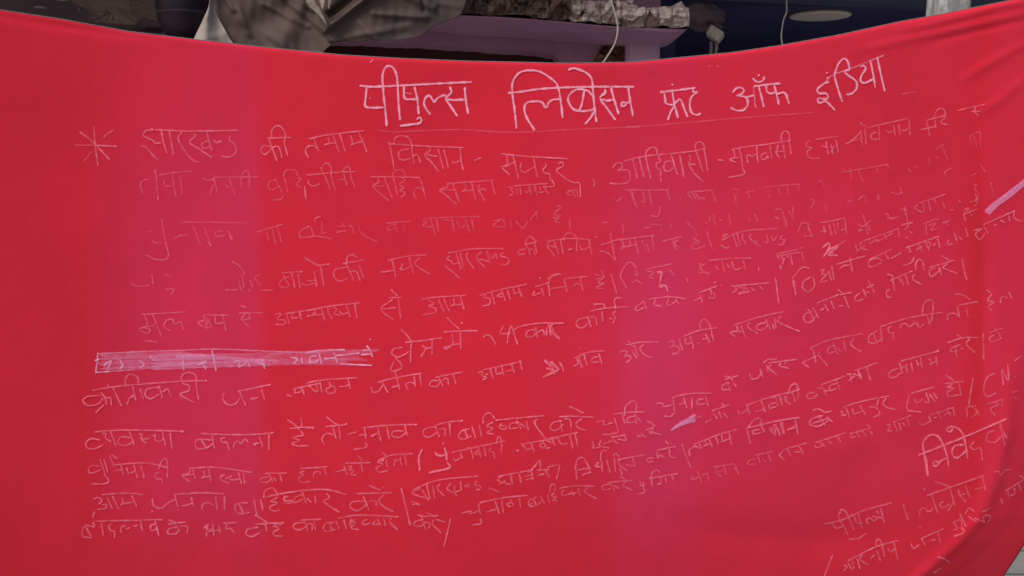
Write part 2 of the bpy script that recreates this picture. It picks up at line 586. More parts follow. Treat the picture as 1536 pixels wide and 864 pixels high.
# flat round fitting on the ceiling
cx, cy, _ = W(1230, 27, 6.55)
lamp = empty('ceiling_fitting', (cx, cy, zc), 'flat pale round fitting on the dark blue ceiling', 'ceiling fitting')
def lathe(bm, prof, c, n=48):
    rings = []
    for r, z in prof:
        rings.append([bm.verts.new((c[0] + r * math.cos(k * 2 * math.pi / n), c[1] + r * math.sin(k * 2 * math.pi / n), c[2] + z)) for k in range(n)])
    for a, b in zip(rings, rings[1:]):
        for k in range(n):
            bm.faces.new((a[k], a[(k + 1) % n], b[(k + 1) % n], b[k]))
    bm.faces.new(rings[0]); bm.faces.new(rings[-1])
rad = 45 / FOC * 6.55
bm = bmesh.new()
lathe(bm, [(rad * .5, -.020), (rad * .9, -.019), (rad * .97, -.016), (rad * .985, -.010)], (cx, cy, zc))
from_bm('diffuser', bm, mottled('aged_white_plastic', (.84, .76, .70), (.88, .81, .75), 6, rough=.5, bstr=.05), lamp, True)
bm = bmesh.new()
lathe(bm, [(rad * .986, -.012), (rad * 1.0, -.010), (rad * 1.0, -.001), (rad * .9, -.001)], (cx, cy, zc))
from_bm('rim', bm, mottled('aged_rim', (.3, .27, .24), (.36, .33, .3), 8, rough=.5), lamp, True)

# ------------------------------------------------------------------ plastic sheet under the added roof
M_sheet = mottled('grey_brown_plastic', (.064, .041, .037), (.094, .064, .057), 2.4, rough=.65, c3=(.046, .036, .037), s3=2.6, t3=(.44, .66), bstr=.25, bdist=.015, spec=.25)
M_pale = mottled('pale_plastic', (.26, .215, .20), (.34, .29, .27), 4, rough=.7, c3=(.19, .155, .125), s3=6, bstr=.2, spec=.4)
sheet = empty('plastic_sheet', (W(480, 40, 5.2)[0], 5.2, 0), 'crumpled grey brown plastic sheet hanging between the dark hut and lavender wall', 'plastic sheet')
def hang(name, left, right, rows, cols, Y, amp, freq, m, parent, seed, fold=None):
    """a hanging sheet whose left and right borders are pixel polylines at depth Y"""
    L = smooth_line(left, 8); R = smooth_line(right, 8)
    t = np.linspace(0, 1, rows + 1)
    def along(Pl):
        d = np.r_[0, np.cumsum(np.hypot(*np.diff(Pl, axis=0).T))]
        return np.stack([np.interp(t * d[-1], d, Pl[:, k]) for k in (0, 1)], 1)
    L, R = along(L), along(R)
    bm = bmesh.new()
    V = []
    for j in range(rows + 1):
        row = []
        for i in range(cols + 1):
            s = i / cols
            px, py = L[j] * (1 - s) + R[j] * s
            dpt = Y + amp * float(fbm(np.array(px * freq), np.array(py * freq * .8), seed, 4))
            if fold is not None:
                dpt += fold(px, py)
            row.append(bm.verts.new(W(px, py, dpt)))
        V.append(row)
    for j in range(rows):
        for i in range(cols):
            bm.faces.new((V[j][i], V[j][i + 1], V[j + 1][i + 1], V[j + 1][i]))
    o = from_bm(name, bm, m, parent, True)
    md = o.modifiers.new('thick', 'SOLIDIFY'); md.thickness = .004; md.offset = 1
    return o
FOLDS = [((405, -20), (487, 46), .022, 4.5), ((395, 6), (462, 40), .014, 4), ((430, -10), (470, 14), .02, 4), ((486, 48), (500, 64), .012, 3), ((336, -4), (350, 15), .018, 3.5),
         ((360, 30), (440, 74), .012, 7), ((520, 56), (610, 40), .014, 6), ((560, 20), (640, 26), .018, 5), ((600, -10), (650, 12), .02, 5), ((536, 30), (560, 58), .012, 5), ((380, 60), (400, 84), -.014, 5),
         ((350, -10), (372, 50), .012, 5), ((655, 5), (690, 10), .014, 3), ((632, -20), (636, 16), -.03, 3)]
def folds(px, py):
    v = 0
    # gathers running down from the tie point near (480, -20)
    a = math.atan2(px - 470, py + 45)
    r = math.hypot(px - 470, py + 45)
    v += .012 * math.sin(a * 9 + .02 * r) * min(1, r / 60) * math.exp(-((a + .5) / .8) ** 2)
    for (ax, ay), (bx2, by2), am, wd in FOLDS:
        L2 = (bx2 - ax) ** 2 + (by2 - ay) ** 2
        q = max(0, min(1, ((px - ax) * (bx2 - ax) + (py - ay) * (by2 - ay)) / L2))
        dd = math.hypot(px - ax - q * (bx2 - ax), py - ay - q * (by2 - ay))
        v -= .7 * am * math.exp(-(dd / wd) ** 2)
    # the thick roll from (505,35) up to (550,0)
    t_ = ((px - 505) * .79 - (py - 30) * .61)
    n_ = ((px - 505) * .61 + (py - 30) * .79)
    v -= .05 * math.exp(-(n_ / 6) ** 2) * (1 if t_ > -10 else math.exp(-((t_ + 10) / 10) ** 2))
    v += .05 * math.exp(-((n_ + 11) / 6) ** 2) * (1 if t_ > -6 else 0)
    return v
hang('main_sheet', [(322, -40), (316, -10), (322, 12), (334, 40), (352, 72), (366, 100), (380, 130)],
     [(708, -40), (700, 0), (690, 23), (668, 32), (645, 42), (633, 53), (600, 59), (560, 60), (515, 60), (496, 68), (482, 82), (474, 104), (468, 130)], 84, 150, 5.18, .012, .045, M_sheet, sheet, 21, folds)
hang('pale_corner', [(312, -30), (314, 4), (304, 30), (288, 64), (276, 96)], [(318, -30), (321, 8), (332, 36), (352, 70), (372, 100)], 30, 14, 5.14, .012, .10, M_pale, sheet, 23,
     lambda px, py: .02 * math.sin((px - 318) / max(6, py + 20) * 9))
for k, (pl, pr, w) in enumerate((([(452, -20), (462, 8), (474, 18), (482, 26)], [(470, -20), (474, 6), (481, 14), (492, 42)], 0),
                                 ([(474, -20), (480, 4), (482, 12)], [(486, -20), (487, 2), (484, 16)], 0),
                                 ([(490, -20), (493, 0), (492, 10)], [(497, -20), (497, 0), (493, 14)], 0))):
    hang('pale_pleat', pl, pr, 14, 5, 5.09 - .006 * k, .008, .2, M_pale, sheet, 30 + k)

# ------------------------------------------------------------------ dark rounded tub in front of the hut wall
tx, ty, tz = W(276, 58, 5.55)
tub = empty('plastic_tub', (tx, ty, tz - .02), 'dark round tub with a lighter rim beside the pale corner of the sheet', 'tub')
M_tub = mottled('dark_plastic', (.026, .014, .028), (.036, .020, .038), 4, rough=.45, spec=.35, bstr=.05)
bm = bmesh.new()
r0 = 38 / FOC * 5.55
lathe(bm, [(r0 * .35, -.02), (r0 * .58, .0), (r0 * .80, .04), (r0 * .94, .09), (r0 * 1.02, .15), (r0 * 1.04, .21), (r0 * .98, .27), (r0 * .8, .31)], (tx, ty, tz), 40)
from_bm('body', bm, M_tub, tub, True)
bm = bmesh.new()
ring = [(tx + (r0 * .98) * math.cos(a), ty + (r0 * .98) * math.sin(a), tz + .12) for a in np.linspace(0, 2 * math.pi, 41)]
add_tube(bm, ring, .009, 8)
from_bm('rim', bm, mottled('lighter_rim', (.06, .045, .06), (.09, .07, .09), 9, rough=.5), tub, True)  # rim ring in a lighter tone than the tub body
bm = bmesh.new()
add_box(bm, (tx - r0 * 1.3, ty - r0, tz - .07), (tx + r0 * 1.2, HY - .102, tz - .022))
from_bm('ledge', bm, M_dark, hut)

# ------------------------------------------------------------------ rounded bundle and pale box at the slab's end
bx, by, bz = W(1050, 26, 5.75)
bun = empty('cloth_bundle', (bx, by, bz), 'dark purplish rounded bundle tucked against the broken end of the slab', 'bundle')
bm = bmesh.new()
bmesh.ops.create_uvsphere(bm, u_segments=40, v_segments=24, radius=1)
for v in bm.verts:
    c = v.co
    k = 1 + .06 * math.sin(c.x * 7 + c.z * 4) + .04 * math.sin(c.z * 11 - c.x * 3)
    # flat crown, full belly, pinched at the right foot
    zz = c.z * (.075 if c.z > 0 else .068)
    v.co = Vector((bx + c.x * .125 * k + (.02 if c.z < -.5 else 0), by + c.y * .12 * k, bz + zz * k - .25 * max(0, c.x) * .04))
from_bm('sack', bm, mottled('purple_grey_cloth', (.09, .066, .080), (.14, .108, .125), 6, bstr=.5), bun, True)
bm = bmesh.new()
kx, ky, kz = W(1062, 40, 5.66)
add_tube(bm, [(kx, ky, kz), (kx + .02, ky, kz - .02), (kx + .03, ky, kz - .045)], .016, 10, [1.5, 1, .6])
from_bm('knot', bm, mottled('purple_grey_tie', (.10, .08, .09), (.14, .11, .125), 8, bstr=.5), bun, True)

px_, py_, pz_ = W(1073, 52, 5.6)
box = empty('pale_box', (px_, py_, pz_), 'small tilted pale box on a split stick just right of the broken slab', 'box')
bm = bmesh.new()
vs_ = add_box(bm, (px_ - .037, py_ - .03, pz_ - .026), (px_ + .037, py_ + .03, pz_ + .026))
from mathutils import Matrix
bmesh.ops.rotate(bm, verts=vs_, cent=(px_, py_, pz_), matrix=Matrix.Rotation(math.radians(36), 3, 'Y') @ Matrix.Rotation(math.radians(-18), 3, 'Z'))
bmesh.ops.bevel(bm, geom=list(bm.edges), offset=.003, segments=2, affect='EDGES')
from_bm('carton', bm, mottled('faded_card', (.40, .34, .31), (.52, .46, .42), 9, c3=(.2, .16, .14), s3=12, t3=(.6, .7), bstr=.4), box)
M_stick = mottled('split_stick', (.14, .11, .095), (.22, .18, .155), 12)
for pa, pb in (((1066, 62), (1066, 150)), ((1074, 63), (1073, 150))):
    bm = bmesh.new()
    a = W(*pa, 5.6); b2 = W(*pb, 5.6)
    pts = [tuple(a[k] + (b2[k] - a[k]) * t + (.004 * math.sin(t * 17) if k == 0 else 0) for k in range(3)) for t in np.linspace(0, 1, 12)]
    pts.append((pts[-1][0], pts[-1][1], 0.0))
    add_tube(bm, pts, .0085, 8)
    from_bm('stick', bm, M_stick, box, True)

# ------------------------------------------------------------------ hanging wires
M_wire = mottled('dusty_wire', (.30, .255, .24), (.40, .35, .33), 30, rough=.6)
def wire(pxs, Y, r, label):
    pts = smooth_line(pxs, 8)
    bm = bmesh.new()
    w = [W(p[0], p[1], Y) for p in pts]
    add_tube(bm, w, r, 8)
    o = from_bm('hanging_wire', bm, M_wire, None, True)
    return tag(o, label, 'wire')
wire([(906, -60), (912, -20), (918, 4), (923, 22), (926.5, 38), (926, 52), (922, 66), (916, 77), (909, 88), (902, 100), (896, 130)], 5.0, .0042,
     'thicker pale wire curving down in front of the bare brick patch')
wire([(1180, -60), (1180, -20), (1180, 6), (1180, 18), (1176, 28), (1173.5, 40), (1172, 56), (1174, 72), (1175, 110)], 5.4, .0036,
     'thin kinked wire hanging down left of the pale round ceiling fitting')

# ------------------------------------------------------------------ rough grey post behind the right end of the banner
def post():
    Y = 2.95
    a = W(1407, 10, Y)[0]; b = W(1458, 10, Y)[0]
    m, nt, bs = mat('weathered_cement')
    co = objco(nt)
    st = N(nt, 'Mapping'); st.inputs['Scale'].default_value = (1, 1, .35); nt.links.new(co, st.inputs['Vector'])
    n1 = noise(nt, 16, 8, .7, st.outputs[0], .5)
    c = ramp(nt, n1.outputs[0], [(.34, (.14, .14, .135)), (.50, (.30, .30, .29)), (.62, (.58, .59, .58))]).outputs[0]
    nt.links.new(c, bs.inputs['Base Color']); bs.inputs['Roughness'].default_value = .9
    bump(nt, noise(nt, 30, 8, .7, st.outputs[0]).outputs[0], .7, .02, bs)
    bm = bmesh.new()
    n = 40
    ring0 = None
    w = b - a
    rows = []
    for k in range(n + 1):
        z = 3.0 * k / n
        j = .002 * math.sin(k * 1.9)
        rows.append([bm.verts.new((x, y, z)) for x, y in ((a + j, Y), (b + j, Y + .004), (b + j, Y + w), (a + j, Y + w))])
    for k in range(n):
        for i in range(4):
            bm.faces.new((rows[k][i], rows[k][(i + 1) % 4], rows[k + 1][(i + 1) % 4], rows[k + 1][i]))
    bm.faces.new(rows[0][::-1]); bm.faces.new(rows[-1])
    bmesh.ops.bevel(bm, geom=[e for e in bm.edges if abs(e.verts[0].co.z - e.verts[1].co.z) > .03], offset=.006, segments=2, affect='EDGES')
    return tag(from_bm('cement_post', bm, m), 'rough grey cement post standing behind the right end of the banner', 'post')
post()

# ------------------------------------------------------------------ the banner
def cloth_mat():
    m, nt, b = mat('red_cotton')
    co = objco(nt)
    sx = N(nt, 'SeparateXYZ'); nt.links.new(co, sx.inputs[0])
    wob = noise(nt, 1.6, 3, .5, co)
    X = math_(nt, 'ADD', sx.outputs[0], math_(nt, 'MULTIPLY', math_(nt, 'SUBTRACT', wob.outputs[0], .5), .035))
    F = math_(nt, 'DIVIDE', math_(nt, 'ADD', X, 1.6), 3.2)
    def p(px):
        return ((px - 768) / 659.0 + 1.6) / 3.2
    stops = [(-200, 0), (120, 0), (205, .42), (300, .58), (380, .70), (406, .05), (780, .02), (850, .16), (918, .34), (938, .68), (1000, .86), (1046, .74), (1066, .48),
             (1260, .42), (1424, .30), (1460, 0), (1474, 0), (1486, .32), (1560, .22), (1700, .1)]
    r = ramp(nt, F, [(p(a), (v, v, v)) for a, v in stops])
    # pinker vertical bands, weaker near the hem at the top and at the foot
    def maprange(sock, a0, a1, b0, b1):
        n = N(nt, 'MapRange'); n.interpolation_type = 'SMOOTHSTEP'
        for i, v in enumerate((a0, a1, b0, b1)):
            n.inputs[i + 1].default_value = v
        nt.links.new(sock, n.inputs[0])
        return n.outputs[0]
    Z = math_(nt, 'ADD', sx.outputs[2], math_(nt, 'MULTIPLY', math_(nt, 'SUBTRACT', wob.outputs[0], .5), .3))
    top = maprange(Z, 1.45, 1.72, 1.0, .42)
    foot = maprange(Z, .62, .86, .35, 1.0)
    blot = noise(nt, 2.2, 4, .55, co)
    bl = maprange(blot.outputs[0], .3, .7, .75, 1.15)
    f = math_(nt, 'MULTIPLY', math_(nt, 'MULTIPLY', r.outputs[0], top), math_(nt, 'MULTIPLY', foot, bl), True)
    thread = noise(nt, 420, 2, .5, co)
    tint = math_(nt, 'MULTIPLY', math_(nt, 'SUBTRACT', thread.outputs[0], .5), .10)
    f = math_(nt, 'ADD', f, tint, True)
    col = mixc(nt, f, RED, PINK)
    blot2 = noise(nt, 5, 5, .6, co)
    v = maprange(blot2.outputs[0], .3, .7, .95, 1.03)
    mx = N(nt, 'Mix', data_type='RGBA', blend_type='MULTIPLY'); mx.inputs[0].default_value = 1
    cmb = N(nt, 'CombineColor')
    for i in range(3):
        nt.links.new(v, cmb.inputs[i])
    nt.links.new(col, mx.inputs[6]); nt.links.new(cmb.outputs[0], mx.inputs[7])
    nt.links.new(mx.outputs[2], b.inputs['Base Color'])
    b.inputs['Roughness'].default_value = .95
    b.inputs['Specular IOR Level'].default_value = .1
    b.inputs['Sheen Weight'].default_value = .06
    wv = N(nt, 'TexWave'); wv.inputs['Scale'].default_value = 260; wv.bands_direction = 'Z'; nt.links.new(co, wv.inputs['Vector'])
    wr = noise(nt, 9, 5, .6, co)
    hgt = math_(nt, 'ADD', math_(nt, 'MULTIPLY', wv.outputs['Fac'], .0004), math_(nt, 'MULTIPLY', wr.outputs[0], .0055))
    bump(nt, hgt, .5, 1.0, b)
    return m
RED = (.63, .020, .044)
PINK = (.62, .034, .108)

banner = None
def make_banner():
    ncol, nrow = 460, 240
    xL = -1.78
    ez_px = np.array([(1610, -24), (1608, 200), (1606, 500), (1590, 680), (1562, 762), (1536, 818), (1505, 866), (1478, 905), (1440, 960), (1400, 1020)], float)
    E = pix(ez_px[:, 0], ez_px[:, 1])
    zbot = .34
    me = bpy.data.meshes.new('banner')
    verts = np.zeros((nrow + 1, ncol + 1, 3))
    s = np.linspace(0, 1, ncol + 1)
    xmax = E[:, 0].max()
    for j in range(nrow + 1):
        t = j / nrow
        x = xL + s * (xmax - xL)
        for _ in range(4):
            zt = np.interp(x, TX, TZ)
            z = zt + (zbot - zt) * t
            xr = np.interp(z, E[::-1, 2], E[::-1, 0])
            x = xL + s * (xr - xL)
        zt = np.interp(x, TX, TZ)
        z = zt + (zbot - zt) * t
        y = S(x, z)
        hem = np.clip((zt - z) / .012, 0, 1)
        y = y + (1 - hem) ** 2 * .002                      # the top edge rolls back
        verts[j, :, 0] = x; verts[j, :, 1] = y; verts[j, :, 2] = z
    v = verts.reshape(-1, 3)
    base = np.array((0, D0, .0))
    idx = np.arange((nrow + 1) * (ncol + 1)).reshape(nrow + 1, ncol + 1)
    f = np.stack([idx[1:, :-1], idx[1:, 1:], idx[:-1, 1:], idx[:-1, :-1]], -1).reshape(-1, 4)
    me.from_pydata((v - base).tolist(), [], f.tolist())
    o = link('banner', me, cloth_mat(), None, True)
    o.location = base.tolist()
    md = o.modifiers.new('thick', 'SOLIDIFY'); md.thickness = .0012; md.offset = -1
    tag(o, 'large red cotton banner chalked with lines of handwritten Hindi', 'banner')
    return o, verts
banner, BV = make_banner()
# thin grey tube drawing a line along the cloth's top edge
bm = bmesh.new()
add_tube(bm, [tuple(p + np.array((0, .0006, .0007))) for p in BV[0, ::4]], .0012, 6)
from_bm('top_edge_line', bm, mottled('grey_line', (.20, .15, .16), (.27, .21, .22), 60), banner, True)
# cords that hold the upper corners, running up to the added roof and the post
M_cord = mottled('jute_cord', (.28, .23, .16), (.36, .30, .22), 40)
for e, tgt in ((0, (-2.4, 4.97, 2.81)), (-1, (1.75, 4.97, 2.81))):
    p = BV[0, e]
    bm = bmesh.new()
    pts = [tuple(p * (1 - t) + np.array(tgt) * t - np.array((0, 0, .05 * math.sin(math.pi * t)))) for t in np.linspace(0, 1, 14)]
    add_tube(bm, pts, .004, 8)
    from_bm('tie_cord', bm, M_cord, banner, True)

